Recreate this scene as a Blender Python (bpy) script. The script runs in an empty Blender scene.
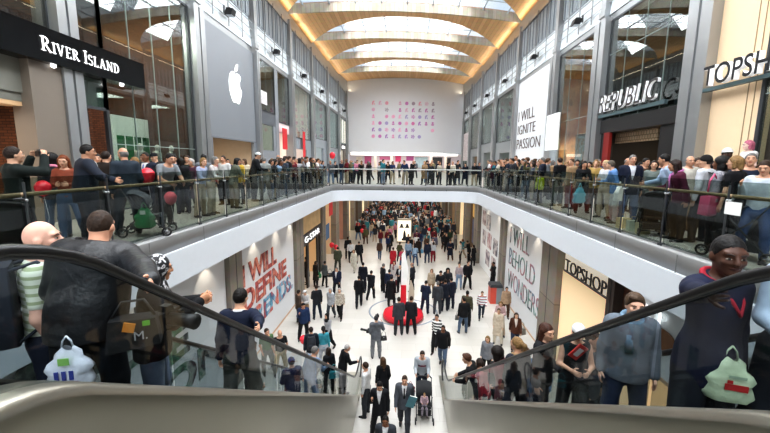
import bpy, bmesh, math, random
import numpy as np
from mathutils import Vector, Matrix
random.seed(7); RNG = random.Random(11)
SC = bpy.context.scene
COL = SC.collection
pi = math.pi

# ------------------------------------------------------------------ camera (a real lens standing on the upper landing)
F_PX = 365.0; PITCH = math.radians(8.38); YAW = math.radians(3.0); ROLL = 0.009; EYE = Vector((0, 0, 7.8))
fw = Vector((-math.sin(YAW)*math.cos(PITCH), math.cos(YAW)*math.cos(PITCH), -math.sin(PITCH)))
rt = Vector((math.cos(YAW), math.sin(YAW), 0)); up = rt.cross(fw)
rt, up = rt*math.cos(ROLL)+up*math.sin(ROLL), up*math.cos(ROLL)-rt*math.sin(ROLL)
cam = bpy.data.cameras.new('camera'); camo = bpy.data.objects.new('camera', cam); COL.objects.link(camo)
camo.matrix_world = Matrix(((rt.x, up.x, -fw.x, 0), (rt.y, up.y, -fw.y, 0), (rt.z, up.z, -fw.z, EYE.z), (0, 0, 0, 1)))
cam.sensor_width = 36; cam.lens = 36*F_PX/770; cam.clip_start = .05; cam.clip_end = 300
SC.camera = camo
def ray(x, y): return fw + rt*((x-385)/F_PX) - up*((y-216.5)/F_PX)
def atz(x, y, z=0.0): d = ray(x, y); return EYE + d*((z-EYE.z)/d.z)      # survey helpers: photo reading -> place in the hall
def atx(x, y, X): d = ray(x, y); return EYE + d*(X/d.x)
def aty(x, y, Y): d = ray(x, y); return EYE + d*(Y/d.y)

# ------------------------------------------------------------------ materials
MATS = {}
def mk(name):
    m = bpy.data.materials.new(name); m.use_nodes = True
    nt = m.node_tree; b = nt.nodes['Principled BSDF']; return m, nt, b
def lin(c):
    return tuple(((v/12.92) if v <= .04045 else ((v+.055)/1.055)**2.4) for v in c)
def rgb(h):
    if isinstance(h, str):
        h = h.lstrip('#'); h = tuple(int(h[i:i+2], 16)/255 for i in (0, 2, 4))
    return lin(h)+(1.0,)
def plain(name, c, rough=.6, metal=0, noise=.06, scale=6, emit=0, ecol=None, bump=0, spec=.5):
    if name in MATS: return MATS[name]
    m, nt, b = mk(name); N = nt.nodes; L = nt.links
    c4 = rgb(c)
    b.inputs['Roughness'].default_value = rough; b.inputs['Metallic'].default_value = metal
    b.inputs['Specular IOR Level'].default_value = spec
    tc = N.new('ShaderNodeTexCoord'); nz = N.new('ShaderNodeTexNoise'); nz.inputs['Scale'].default_value = scale
    L.new(tc.outputs['Object'], nz.inputs['Vector'])
    mx = N.new('ShaderNodeMix'); mx.data_type = 'RGBA'
    mx.inputs[6].default_value = tuple(v*(1-noise) for v in c4[:3])+(1,); mx.inputs[7].default_value = tuple(min(1, v*(1+noise)) for v in c4[:3])+(1,)
    L.new(nz.outputs['Fac'], mx.inputs[0]); L.new(mx.outputs[2], b.inputs['Base Color'])
    if emit:
        b.inputs['Emission Color'].default_value = rgb(ecol or c); b.inputs['Emission Strength'].default_value = emit
    if bump:
        bp = N.new('ShaderNodeBump'); bp.inputs['Strength'].default_value = bump; bp.inputs['Distance'].default_value = .02
        L.new(nz.outputs['Fac'], bp.inputs['Height']); L.new(bp.outputs[0], b.inputs['Normal'])
    MATS[name] = m; return m
def tinted_by_object(name, rough=.8, noise=.25, scale=9, bump=.3, spec=.25, sheen=0):
    m, nt, b = mk(name); N = nt.nodes; L = nt.links
    oi = N.new('ShaderNodeObjectInfo'); tc = N.new('ShaderNodeTexCoord'); nz = N.new('ShaderNodeTexNoise')
    nz.inputs['Scale'].default_value = scale; nz.inputs['Detail'].default_value = 4
    L.new(tc.outputs['Object'], nz.inputs['Vector'])
    mr = N.new('ShaderNodeMapRange'); mr.inputs['From Min'].default_value = .3; mr.inputs['From Max'].default_value = .7
    mr.inputs['To Min'].default_value = 1-noise; mr.inputs['To Max'].default_value = 1+noise*.4
    L.new(nz.outputs['Fac'], mr.inputs['Value'])
    mx = N.new('ShaderNodeMix'); mx.data_type = 'RGBA'; mx.blend_type = 'MULTIPLY'; mx.inputs[0].default_value = 1
    L.new(oi.outputs['Color'], mx.inputs[6]); L.new(mr.outputs[0], mx.inputs[7]); L.new(mx.outputs[2], b.inputs['Base Color'])
    b.inputs['Roughness'].default_value = rough; b.inputs['Specular IOR Level'].default_value = spec
    bp = N.new('ShaderNodeBump'); bp.inputs['Strength'].default_value = bump; bp.inputs['Distance'].default_value = .02
    L.new(nz.outputs['Fac'], bp.inputs['Height']); L.new(bp.outputs[0], b.inputs['Normal'])
    MATS[name] = m; return m
CLOTH = tinted_by_object('cloth')
SKIN = tinted_by_object('skin', rough=.5, noise=.12, scale=14, bump=.05, spec=.4)
HAIR = tinted_by_object('hair_strands', rough=.55, noise=.5, scale=40, bump=.6)
PADDED = tinted_by_object('padded_shell', rough=.42, noise=.35, scale=7, bump=1.0, spec=.5)
LEATHER = tinted_by_object('leather', rough=.4, noise=.15, scale=20, bump=.15, spec=.5)
GLOSSY = tinted_by_object('glossy_paint', rough=.25, noise=.05, bump=.02, spec=.5)
def striped(name, c1, c2, period, width=.5, axis='Z', rough=.8, c3=None):
    m, nt, b = mk(name); N = nt.nodes; L = nt.links
    tc = N.new('ShaderNodeTexCoord'); sp = N.new('ShaderNodeSeparateXYZ'); L.new(tc.outputs['Object'], sp.inputs[0])
    d = N.new('ShaderNodeMath'); d.operation = 'DIVIDE'; d.inputs[1].default_value = period; L.new(sp.outputs[axis], d.inputs[0])
    f = N.new('ShaderNodeMath'); f.operation = 'FRACT'; L.new(d.outputs[0], f.inputs[0])
    r = N.new('ShaderNodeValToRGB'); r.color_ramp.interpolation = 'CONSTANT'
    r.color_ramp.elements[0].color = rgb(c1); r.color_ramp.elements[1].position = width; r.color_ramp.elements[1].color = rgb(c2)
    if c3:
        e = r.color_ramp.elements.new(width+(1-width)/2); e.color = rgb(c3)
    L.new(f.outputs[0], r.inputs[0]); L.new(r.outputs[0], b.inputs['Base Color']); b.inputs['Roughness'].default_value = rough
    MATS[name] = m; return m
def glass_mat(name, tint, refl=.1, rough=.02):
    m, nt, b = mk(name); N = nt.nodes; L = nt.links; N.remove(b)
    out = [n for n in N if n.type == 'OUTPUT_MATERIAL'][0]
    tr = N.new('ShaderNodeBsdfTransparent'); tr.inputs[0].default_value = rgb(tint)
    gl = N.new('ShaderNodeBsdfGlossy'); gl.inputs['Roughness'].default_value = rough
    fr = N.new('ShaderNodeLayerWeight'); fr.inputs[0].default_value = .5
    pw = N.new('ShaderNodeMath'); pw.operation = 'POWER'; pw.inputs[1].default_value = 4; L.new(fr.outputs['Facing'], pw.inputs[0])
    ad = N.new('ShaderNodeMath'); ad.operation = 'MULTIPLY_ADD'; ad.inputs[1].default_value = .6; ad.inputs[2].default_value = refl; ad.use_clamp = True
    L.new(pw.outputs[0], ad.inputs[0]); mx = N.new('ShaderNodeMixShader')
    L.new(ad.outputs[0], mx.inputs[0]); L.new(tr.outputs[0], mx.inputs[1]); L.new(gl.outputs[0], mx.inputs[2]); L.new(mx.outputs[0], out.inputs[0])
    MATS[name] = m; return m
def milky_glass(name):
    m, nt, b = mk(name); N = nt.nodes; L = nt.links; N.remove(b)
    out = [n for n in N if n.type == 'OUTPUT_MATERIAL'][0]
    tr = N.new('ShaderNodeBsdfTransparent'); tr.inputs[0].default_value = (.97, .98, 1, 1); tl = N.new('ShaderNodeBsdfTranslucent'); tl.inputs[0].default_value = (.95, .97, 1, 1)
    mx = N.new('ShaderNodeMixShader'); mx.inputs[0].default_value = .25
    L.new(tr.outputs[0], mx.inputs[1]); L.new(tl.outputs[0], mx.inputs[2]); L.new(mx.outputs[0], out.inputs[0]); MATS[name] = m; return m
def brick_mat(name, c1, c2, mortar, scale, rough=.85, w=.5, h=.25, ms=.02, rot=(0, 0, 0)):
    m, nt, b = mk(name); N = nt.nodes; L = nt.links
    tc = N.new('ShaderNodeTexCoord'); mp = N.new('ShaderNodeMapping'); mp.inputs['Rotation'].default_value = rot
    L.new(tc.outputs['Object'], mp.inputs[0])
    bk = N.new('ShaderNodeTexBrick'); bk.inputs['Color1'].default_value = rgb(c1); bk.inputs['Color2'].default_value = rgb(c2); bk.inputs['Mortar'].default_value = rgb(mortar)
    bk.inputs['Scale'].default_value = scale; bk.inputs['Brick Width'].default_value = w; bk.inputs['Row Height'].default_value = h; bk.inputs['Mortar Size'].default_value = ms
    L.new(mp.outputs[0], bk.inputs['Vector']); L.new(bk.outputs['Color'], b.inputs['Base Color']); b.inputs['Roughness'].default_value = rough
    MATS[name] = m; return m
def plank_mat(name, c1, c2, period, axis='X', rough=.5, line='#5a3b1c', lw=.05):
    m, nt, b = mk(name); N = nt.nodes; L = nt.links
    tc = N.new('ShaderNodeTexCoord'); sp = N.new('ShaderNodeSeparateXYZ'); L.new(tc.outputs['Object'], sp.inputs[0])
    d = N.new('ShaderNodeMath'); d.operation = 'DIVIDE'; d.inputs[1].default_value = period; L.new(sp.outputs[axis], d.inputs[0])
    fl = N.new('ShaderNodeMath'); fl.operation = 'FLOOR'; L.new(d.outputs[0], fl.inputs[0])
    wn = N.new('ShaderNodeTexWhiteNoise'); wn.noise_dimensions = '1D'; L.new(fl.outputs[0], wn.inputs['W'])
    mx = N.new('ShaderNodeMix'); mx.data_type = 'RGBA'; mx.inputs[6].default_value = rgb(c1); mx.inputs[7].default_value = rgb(c2); L.new(wn.outputs['Value'], mx.inputs[0])
    f = N.new('ShaderNodeMath'); f.operation = 'FRACT'; L.new(d.outputs[0], f.inputs[0])
    lt = N.new('ShaderNodeMath'); lt.operation = 'LESS_THAN'; lt.inputs[1].default_value = lw; L.new(f.outputs[0], lt.inputs[0])
    m2 = N.new('ShaderNodeMix'); m2.data_type = 'RGBA'; m2.inputs[7].default_value = rgb(line); L.new(mx.outputs[2], m2.inputs[6]); L.new(lt.outputs[0], m2.inputs[0])
    nz = N.new('ShaderNodeTexNoise'); nz.inputs['Scale'].default_value = 3; L.new(tc.outputs['Object'], nz.inputs['Vector'])
    m3 = N.new('ShaderNodeMix'); m3.data_type = 'RGBA'; m3.blend_type = 'OVERLAY'; m3.inputs[0].default_value = .25; L.new(m2.outputs[2], m3.inputs[6]); L.new(nz.outputs['Color'], m3.inputs[7])
    L.new(m3.outputs[2], b.inputs['Base Color']); b.inputs['Roughness'].default_value = rough
    MATS[name] = m; return m
def collage_mat(name, cols, scale=2.2):
    m, nt, b = mk(name); N = nt.nodes; L = nt.links
    tc = N.new('ShaderNodeTexCoord'); nz = N.new('ShaderNodeTexNoise'); nz.inputs['Scale'].default_value = scale; nz.inputs['Detail'].default_value = 5
    L.new(tc.outputs['Object'], nz.inputs['Vector']); r = N.new('ShaderNodeValToRGB'); r.color_ramp.interpolation = 'LINEAR'
    els = r.color_ramp.elements
    for i, c in enumerate(cols):
        p = .3+.4*i/(len(cols)-1)
        e = els[i] if i < 2 else els.new(p)
        e.position = p; e.color = rgb(c)
    L.new(nz.outputs['Fac'], r.inputs[0]); L.new(r.outputs[0], b.inputs['Base Color']); b.inputs['Roughness'].default_value = .6
    MATS[name] = m; return m

# ------------------------------------------------------------------ mesh building
class MB:
    def __init__(s): s.v = []; s.f = []; s.m = []; s.sm = []
    def add(s, vs, fs, mi=0, smooth=False):
        o = len(s.v); s.v += [tuple(v) for v in vs]; s.f += [tuple(o+i for i in f) for f in fs]; s.m += [mi]*len(fs); s.sm += [smooth]*len(fs)
    def box(s, x0, x1, y0, y1, z0, z1, mi=0):
        x0, x1 = min(x0, x1), max(x0, x1); y0, y1 = min(y0, y1), max(y0, y1); z0, z1 = min(z0, z1), max(z0, z1)
        s.add([(x0, y0, z0), (x1, y0, z0), (x1, y1, z0), (x0, y1, z0), (x0, y0, z1), (x1, y0, z1), (x1, y1, z1), (x0, y1, z1)],
              [(0, 3, 2, 1), (4, 5, 6, 7), (0, 1, 5, 4), (1, 2, 6, 5), (2, 3, 7, 6), (3, 0, 4, 7)], mi)
    def obox(s, c, ax, ay, az, mi=0):     # centre and three half axes
        c, ax, ay, az = Vector(c), Vector(ax), Vector(ay), Vector(az)
        vs = [c+ax*i+ay*j+az*k for k in (-1, 1) for i, j in ((-1, -1), (1, -1), (1, 1), (-1, 1))]
        s.add(vs, [(0, 3, 2, 1), (4, 5, 6, 7), (0, 1, 5, 4), (1, 2, 6, 5), (2, 3, 7, 6), (3, 0, 4, 7)], mi)
    def tube(s, pts, r, n=8, mi=0, closed=False, caps=True, flat=None):
        pts = [Vector(p) for p in pts]; k = len(pts); rs = r if isinstance(r, (list, tuple)) else [r]*k
        vs = []; ref = None
        for i, p in enumerate(pts):
            if closed: t = pts[(i+1) % k]-pts[i-1]
            else: t = pts[min(i+1, k-1)]-pts[max(i-1, 0)]
            t.normalize()
            if ref is None: ref = Vector((0, 0, 1)) if abs(t.z) < .9 else Vector((1, 0, 0))
            a = t.cross(ref); 
            if a.length < 1e-4: a = t.cross(Vector((0, 1, 0)))
            a.normalize(); b = a.cross(t); ref = b
            fa, fb = flat or (1, 1)
            for j in range(n):
                q = 2*pi*j/n; vs.append(p+a*math.cos(q)*rs[i]*fa+b*math.sin(q)*rs[i]*fb)
        fs = []
        for i in range(k if closed else k-1):
            i2 = (i+1) % k
            for j in range(n): fs.append((i*n+j, i*n+(j+1) % n, i2*n+(j+1) % n, i2*n+j))
        if caps and not closed: fs += [tuple(range(n))[::-1], tuple((k-1)*n+j for j in range(n))]
        s.add(vs, fs, mi, True)
    def lathe(s, prof, c=(0, 0, 0), n=20, mi=0, sx=1, sy=1):
        vs = []; fs = []; k = len(prof)
        for r, z in prof:
            for j in range(n):
                q = 2*pi*j/n; vs.append((c[0]+r*math.cos(q)*sx, c[1]+r*math.sin(q)*sy, c[2]+z))
        for i in range(k-1):
            for j in range(n): fs.append((i*n+j, i*n+(j+1) % n, (i+1)*n+(j+1) % n, (i+1)*n+j))
        s.add(vs, fs, mi, True)
    def ball(s, c, r, n=14, mi=0):
        rx, ry, rz = r if isinstance(r, (tuple, list)) else (r, r, r)
        vs = []; fs = []; h = n//2+1
        for i in range(h+1):
            a = pi*i/h
            for j in range(n): vs.append((c[0]+rx*math.sin(a)*math.cos(2*pi*j/n), c[1]+ry*math.sin(a)*math.sin(2*pi*j/n), c[2]-rz*math.cos(a)))
        for i in range(h):
            for j in range(n): fs.append((i*n+j, i*n+(j+1) % n, (i+1)*n+(j+1) % n, (i+1)*n+j))
        s.add(vs, fs, mi, True)
    def prism(s, poly, axis, a0, a1, mi=0):     # poly in the two other axes, extruded along axis
        def P(u, v, a): return (a, u, v) if axis == 'x' else ((u, a, v) if axis == 'y' else (u, v, a))
        n = len(poly); vs = [P(u, v, a0) for u, v in poly]+[P(u, v, a1) for u, v in poly]
        s.add(vs, [tuple(range(n))[::-1], tuple(range(n, 2*n))]+[(i, (i+1) % n, n+(i+1) % n, n+i) for i in range(n)], mi)
    def sheet(s, rows, mi=0, smooth=True):
        k = len(rows[0]); vs = [p for r in rows for p in r]
        s.add(vs, [(i*k+j, i*k+j+1, (i+1)*k+j+1, (i+1)*k+j) for i in range(len(rows)-1) for j in range(k-1)], mi, smooth)
    def mesh(s, name, mats, recalc=True):
        me = bpy.data.meshes.new(name); me.from_pydata(s.v, [], s.f)
        for m in (mats if isinstance(mats, (list, tuple)) else [mats]): me.materials.append(m)
        me.polygons.foreach_set('material_index', s.m); me.polygons.foreach_set('use_smooth', s.sm)
        if recalc:
            bm = bmesh.new(); bm.from_mesh(me); bmesh.ops.recalc_face_normals(bm, faces=bm.faces); bm.to_mesh(me); bm.free()
        me.update(); return me
    def build(s, name, mats, parent=None, **kw):
        return link(name, s.mesh(name, mats), parent, **kw)
def link(name, me, parent=None, color=None, **kw):
    o = bpy.data.objects.new(name, me); COL.objects.link(o)
    if parent is not None: o.parent = parent
    if color is not None: o.color = rgb(color)
    for k, v in kw.items(): o[k] = v
    return o
def tag(o, label, cat, group=None):
    o['label'] = label; o['category'] = cat
    if group: o['group'] = group
    return o
def thing(name, label, cat, loc=(0, 0, 0), rz=0, group=None):
    o = bpy.data.objects.new(name, None); COL.objects.link(o); o.location = loc; o.rotation_euler = (0, 0, rz); o.empty_display_size = .2
    return tag(o, label, cat, group)
def struct(name, mb, mats, parent=None):
    o = mb.build(name, mats, parent)
    if parent is None: o['kind'] = 'structure'
    return o
def text_mesh(body, size=1, depth=.03, spacing=1, bold=0.0, align='LEFT'):
    cu = bpy.data.curves.new('t', 'FONT'); cu.body = body; cu.size = size; cu.extrude = depth/2; cu.space_character = spacing; cu.offset = bold; cu.align_x = align
    cu.resolution_u = 4
    o = bpy.data.objects.new('t', cu); COL.objects.link(o)
    dg = bpy.context.evaluated_depsgraph_get(); me = bpy.data.meshes.new_from_object(o.evaluated_get(dg)); bpy.data.objects.remove(o)
    return me
def lettering(body, origin, along, upv, height, mat, parent, width=None, depth=.04, bold=0, name='lettering', slant=0, back=None):
    """flat letters: origin is the lower left corner, along/upv unit vectors, cap height and (optional) total width in metres"""
    me = text_mesh(body, 1, depth, bold=bold); xs = [v.co.x for v in me.vertices]; ys = [v.co.y for v in me.vertices]
    x0, x1 = min(xs), max(xs); cap = max(ys); base = min(ys)
    sy = height/cap
    sx = sy if width is None else width/(x1-x0)
    a, u = Vector(along), Vector(upv); n = a.cross(u)
    for v in me.vertices:
        p = Vector(origin)+a*((v.co.x-x0)*sx+v.co.y*sy*slant)+u*(v.co.y*sy)+n*v.co.z
        v.co = p
    me.materials.clear(); me.materials.append(mat)
    if back is not None:
        me.materials.append(back)
        me.update()
        for p in me.polygons:
            if abs(p.normal.dot(n)) < .7: p.material_index = 1
    for p in me.polygons: p.use_smooth = False
    return link(name, me, parent)
WORLD = 1.0; SKYP = 1250; EXPO = 0.02
# ================================================================== THE SETTING
UP = 6.23                # upper floor level
SOF = 5.08               # underside of the upper slab edge
SK = .128                # the roof grid is a little skewed to the hall
WHITE = plain('white_plaster', '#dde2e8', .55, noise=.02)
WALLW = plain('white_wall', '#dfe0e4', .7, noise=.02, scale=1)
GREYP = plain('grey_fascia_metal', '#8d8d8c', .45, metal=.3, noise=.08, scale=2)
STEEL = plain('satin_steel', '#a4a6a7', .35, metal=.75, noise=.06, scale=1.5)
STEELD = plain('dark_steel', '#4a4d50', .4, metal=.6)
BLACK = plain('black_plastic', '#101113', .4)
FLOORM = brick_mat('pale_floor_tiles', '#c8c4bd', '#c1bdb5', '#b4afa6', 1, rough=.28, w=1.2, h=.6, ms=.006)
FLOORU = brick_mat('grey_beige_floor_tiles', '#c9c3b9', '#c2bbb0', '#aea79c', 1, rough=.3, w=1.2, h=.6, ms=.008)
TIMBER = plank_mat('timber_soffit_boards', '#d6aa74', '#c4945c', .33, 'X', .5, '#94683a', .05)
GLULAM = plank_mat('pale_timber_edge', '#a89f90', '#968b7a', .33, 'X', .55, '#7d7263', .06)
ROOFG = milky_glass('roof_glass')
SHOPG = glass_mat('shop_glass', '#d6e0dc', .12, .015)
BALG = glass_mat('balustrade_glass', '#d2d9d6', .03, .02)
ESCG = glass_mat('tinted_escalator_glass', '#bfc8ca', .03, .03)
BRICK = brick_mat('red_brown_brick', '#63381f', '#4a2918', '#2c1a10', 2.2, .9, .5, .17, .02, (0, pi/2, pi/2))
BRICKX = brick_mat('red_brown_brick_x', '#63381f', '#4a2918', '#2c1a10', 2.2, .9, .5, .17, .02, (pi/2, 0, 0))
BEIGE = plain('warm_beige_wall', '#d9b58c', .6, noise=.04, scale=.6)
BEIGEL = plain('lit_beige_wall', '#eec794', .6, noise=.05, scale=.5, emit=.55, ecol='#f2c285')
CREAM = plain('cream_wall', '#e4d8c8', .6, noise=.03)
DARKIN = plain('dark_shop_interior', '#1c1714', .8)
BROWNW = plain('dark_brown_panel', '#3a2f29', .5, noise=.15, scale=3)
TAUPE = plank_mat('taupe_pier_panel', '#8a8176', '#7d7468', 2.5, 'Z', .5, '#5e574e', .015)
LAMPW = plain('lamp_white', '#ffffff', .5, emit=5)
LAMPWARM = plain('lamp_warm', '#ffe2b0', .5, emit=5, ecol='#ffd08a')
LOUV = striped('grey_louvre', '#b9bfc4', '#858c92', .09, .45, 'Y', .5)
PANELW = plain('white_band_panel', '#eaf2f7', .45, noise=.03)

# floors
b = MB(); b.box(-14, 14, -8, 84, -.3, 0); struct('floor', b, FLOORM)
b = MB()
for s in (-1, 1): b.box(s*5.35, s*16, -8, 26.35, SOF+.12, UP)
b.box(-16, 16, 26.35, 70, SOF+.12, UP); struct('floor', b, FLOORU)
b = MB(); b.box(-4.9, 4.9, -8, .15, UP-.5, UP-.001); b.box(-4.9, -2.95, .15, .9, UP-.5, UP-.001); b.box(2.95, 4.9, .15, .9, UP-.5, UP-.001)
b.box(-2.9, -1.4, .15, 1.0, UP-.5, UP-.001); b.box(1.4, 2.9, .15, 1.0, UP-.5, UP-.001); struct('floor', b, FLOORU)

# slab edge round the opening: grey metal kerb above, white plaster band below, rounded far corners
def edge_path(off=0.0, r=1.5):
    p = [(-5.0-off, -6.0), (-5.0-off, 26-r)]
    for i in range(1, 9):
        a = pi/2*i/8; p.append((-5.0+r-(r+off)*math.cos(a), 26-r+(r+off)*math.sin(a)))
    q = [(-x, y) for x, y in p[::-1]]
    return p+q
def sweep(b, prof, mi=0):          # prof: list of (offset, z)
    paths = [edge_path(o) for o, z in prof]
    b.sheet([[(x, y, z) for (x, y) in paths[i]] for i, (o, z) in enumerate(prof)], mi, True)
b = MB(); sweep(b, [(1.3, UP-.003), (.35, UP-.001), (.0, UP), (-.03, UP-.03), (.05, 5.84), (.3, 5.84)]); o = struct('trim_1', b, GREYP)
b = MB()
for s in (-1, 1):
    for i in range(16): b.box(s*4.955, s*4.95, -5+i*1.95, -5+i*1.95+.02, 5.86, UP-.03)
o2 = b.build('panel_joint', plain('joint_grey', '#6a6a6a', .6), o)
b = MB(); sweep(b, [(.06, 5.84), (-.015, 5.835)]); sweep(b, [(-.015, 5.835), (.01, SOF+.0)]); sweep(b, [(.01, SOF), (.9, SOF)]); struct('trim_2', b, WHITE)
b = MB()
for s in (-1, 1): b.box(s*5.3, s*14, -8, 26.2, SOF, SOF+.1)
b.box(-14, 14, 26.2, 84, SOF, SOF+.1); struct('ceiling_1', b, WHITE)

# ---------------------------------------------------------------- timber roof: boarded vault strips with lens shaped rooflights
PITCHY = 7.1
def zroof(x): return 18.75+.5*(1-(x/9.0)**2)
xs = [-9.3+18.6*i/40 for i in range(41)]
def y_near(k, x): return 29.9+PITCHY*k+SK*x
def y_far(k, x):
    t = min(1, abs(x)/9.0); g = t**2.5
    return y_near(k, x)+1.05+(PITCHY-1.05)*g
def rz(x, k): return zroof(x)+(0 if k < 0 else [0, .3, .5, .7][k] if k < 4 else 1.15+.25*(1-(x/9.0)**2))
for k in range(-6, 5):
    last = (k == 3)
    if k == 4: break
    b = MB()
    rows = []
    for t in [i/8 for i in range(9)]:
        rows.append([(x, y_near(k, x)*(1-t)+(58.3+SK*x if last else y_far(k, x))*t, rz(x, k)*(1-t)+(rz(x, 4)-.02 if last else rz(x, k))*t) for x in xs])
    b.sheet(rows, 0)
    b.sheet([[(p[0], p[1]+.0, p[2]+.7) for p in rows[0]], [(p[0], p[1]+.9, p[2]+.72) for p in rows[0]]], 0)
    struct('ceiling_%d' % (k+9), b, TIMBER)
    b = MB(); b.sheet([[(x, y_near(k, x)-.02, rz(x, k)-.02) for x in xs], [(x, y_near(k, x)-.02, rz(x, k)+.6) for x in xs]])
    b.sheet([[(x, y_near(k, x)-.02, rz(x, k)-.02) for x in xs], [(x, y_near(k, x)+.12, rz(x, k)-.02) for x in xs]])
    if not last: b.sheet([[(x, y_far(k, x), rz(x, k)) for x in xs], [(x, y_far(k, x), rz(x, k)+.6) for x in xs]])
    struct('trim_%d' % (k+20), b, GLULAM)
    # rooflight in front of strip k
    w = MB(); w.sheet([[(x, y_near(k, x)-6.6, rz(x, k)+.62) for x in xs], [(x, y_near(k, x), rz(x, k)+.62) for x in xs]])
    wo = struct('window_%d' % (k+9), w, ROOFG)
    m = MB()
    for j in range(-4, 5):
        x = j*1.95
        m.box(x-.04, x+.04, y_near(k, x)-6.6, y_near(k, x), rz(x, k)+.5, rz(x, k)+.6)
    for q in (1.6, 3.2, 4.8):
        pts = [(x, y_near(k, x)-q, rz(x, k)+.58) for x in xs[4:-4:4]]; m.tube(pts, .03, 4)
    m.build('glazing_bar', plain('roof_bar', '#9aa4ad', .5), wo)

# ---------------------------------------------------------------- end wall with its lit lower edge
YW = lambda x: 58.2+SK*x
b = MB(); top = [(x, YW(x), rz(x, 4)+.1) for x in xs]; bot = [(x, YW(x), 9.3) for x in xs]
b.sheet([bot, top], 0, False); b.sheet([[(x, YW(x), 9.3) for x in xs], [(x, YW(x)+1.0, 9.25) for x in xs]], 0, False)
struct('wall_end', b, WALLW)
b = MB(); b.sheet([[(x, YW(x)-.05, 8.95) for x in xs[2:-2]], [(x, YW(x)-.08, 9.35) for x in xs[2:-2]]], 0, False)
b.sheet([[(x, YW(x)-.05, 8.95) for x in xs[2:-2]], [(x, YW(x)+.8, 8.95) for x in xs[2:-2]]], 0, False)
struct('trim_40', b, plain('cove_light', '#fff8f0', .5, emit=2.2))
# shops under the end wall
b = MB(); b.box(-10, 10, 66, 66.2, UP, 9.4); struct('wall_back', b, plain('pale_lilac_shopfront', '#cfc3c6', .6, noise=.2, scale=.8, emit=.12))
b = MB(); b.box(-10, 10, 58.9, 66.2, 9.25, 9.4); struct('ceiling_2', b, WHITE)
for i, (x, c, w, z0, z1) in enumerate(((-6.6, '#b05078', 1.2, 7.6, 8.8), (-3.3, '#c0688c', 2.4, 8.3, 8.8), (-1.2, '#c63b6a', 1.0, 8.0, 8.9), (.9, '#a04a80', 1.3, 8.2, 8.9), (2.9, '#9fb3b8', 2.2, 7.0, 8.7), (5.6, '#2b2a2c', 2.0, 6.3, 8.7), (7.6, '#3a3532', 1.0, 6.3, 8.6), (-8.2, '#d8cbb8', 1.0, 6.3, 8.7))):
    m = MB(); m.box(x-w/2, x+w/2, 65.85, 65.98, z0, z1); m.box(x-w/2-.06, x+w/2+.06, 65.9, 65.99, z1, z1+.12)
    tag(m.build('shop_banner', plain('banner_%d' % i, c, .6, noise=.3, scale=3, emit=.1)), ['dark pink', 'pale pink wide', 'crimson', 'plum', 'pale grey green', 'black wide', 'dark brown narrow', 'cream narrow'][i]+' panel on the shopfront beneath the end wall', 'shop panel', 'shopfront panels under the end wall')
for x in (-4.9, -2.2, 4.3, 6.7):
    m = MB(); m.lathe([(.22, 0), (.22, 3.05)], (x, 61, UP), 14); m.lathe([(.3, 0), (.3, .12)], (x, 61, UP), 14); struct('column', m, CREAM)

# dots of the mural: a grid of small pictograms on the end wall
mural = thing('wall_mural', 'grid of small pink and purple pictograms high on the white end wall', 'mural', (0, YW(0), 11))
DC = ['#c07ab0', '#a578b4', '#dc98bb', '#cc74a4', '#b48cc8', '#e4aac4', '#a498c0']
gap = {(0, 3), (1, 1), (1, 3), (2, 1), (4, 7), (4, 8), (5, 8), (5, 9)}
for r in range(6):
    for c in range(10):
        if (r, c) in gap: continue
        x = -4.95+c*1.02; z = 16.85-r*1.0; y = YW(x)-.03
        m = MB(); q = RNG.random(); rr = .27
        if q < .35: m.prism([(x+rr*math.cos(a*pi/6), z+rr*math.sin(a*pi/6)) for a in range(12)], 'y', y-.03, y)
        elif q < .6:
            m.prism([(x-.22, z-.27), (x-.02, z-.27), (x+.02, z+.0), (x+.22, z+.27), (x-.05, z+.3), (x-.2, z+.1)], 'y', y-.03, y)
            m.prism([(x+.08, z-.27), (x+.24, z-.27), (x+.2, z-.05), (x+.1, z-.05)], 'y', y-.03, y)
        elif q < .8:
            m.prism([(x-.25, z-.06), (x+.25, z-.06), (x+.16, z-.26), (x-.16, z-.26)], 'y', y-.03, y); m.prism([(x+.16*math.cos(a*pi/5), z+.13+.16*math.sin(a*pi/5)) for a in range(10)], 'y', y-.03, y)
        else:
            for a in range(5):
                an = a*2*pi/5; m.prism([(x, z), (x+.3*math.cos(an-.35), z+.3*math.sin(an-.35)), (x+.3*math.cos(an+.35), z+.3*math.sin(an+.35))], 'y', y-.03, y)
        col = DC[int(RNG.random()*7)] if r > 1 else RNG.choice(['#9a8c98', '#d0a8bc', '#c07ab0', '#d89aaa'])
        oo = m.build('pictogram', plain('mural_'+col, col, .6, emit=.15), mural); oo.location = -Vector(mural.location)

# ================================================================== UPPER SIDE WALLS
LCOL = [3.2, 9.58, 15.95, 22.2, 29.0, 35.6, 42.7, 49.8, 56.6]; CW = {9.58: .58, 15.95: .8, 22.2: .4, 29.0: .7, 12.15: .95, 18.1: .95, 23.4: .85}
RCOL = [5.6, 12.15, 18.1, 23.4, 31.0, 38.0, 45.0, 52.0, 58.0]
def column(s, y):
    w = CW.get(y, .75)
    b = MB()
    b.box(s*8.72, s*9.4, y-w/2, y-w*.06, UP, 14.2); b.box(s*8.78, s*9.4, y-w*.06, y+w*.06, UP, 14.2); b.box(s*8.72, s*9.4, y+w*.06, y+w/2, UP, 14.2)
    b.box(s*8.8, s*9.2, y-.2, y+.2, 14.2, 18.4); b.box(s*8.74, s*8.8, y-.27, y+.27, 14.35, 14.6)
    return struct('column', b, STEEL)
for y in LCOL: column(-1, y)
for y in RCOL: column(1, y)
ORD = ['nearest the escalators', 'second from the escalators', 'third from the escalators', 'fourth from the escalators', 'fifth from the escalators', 'sixth from the escalators', 'seventh from the escalators', 'last before the end wall', 'beside the end wall']
ntrim = 50
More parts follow.
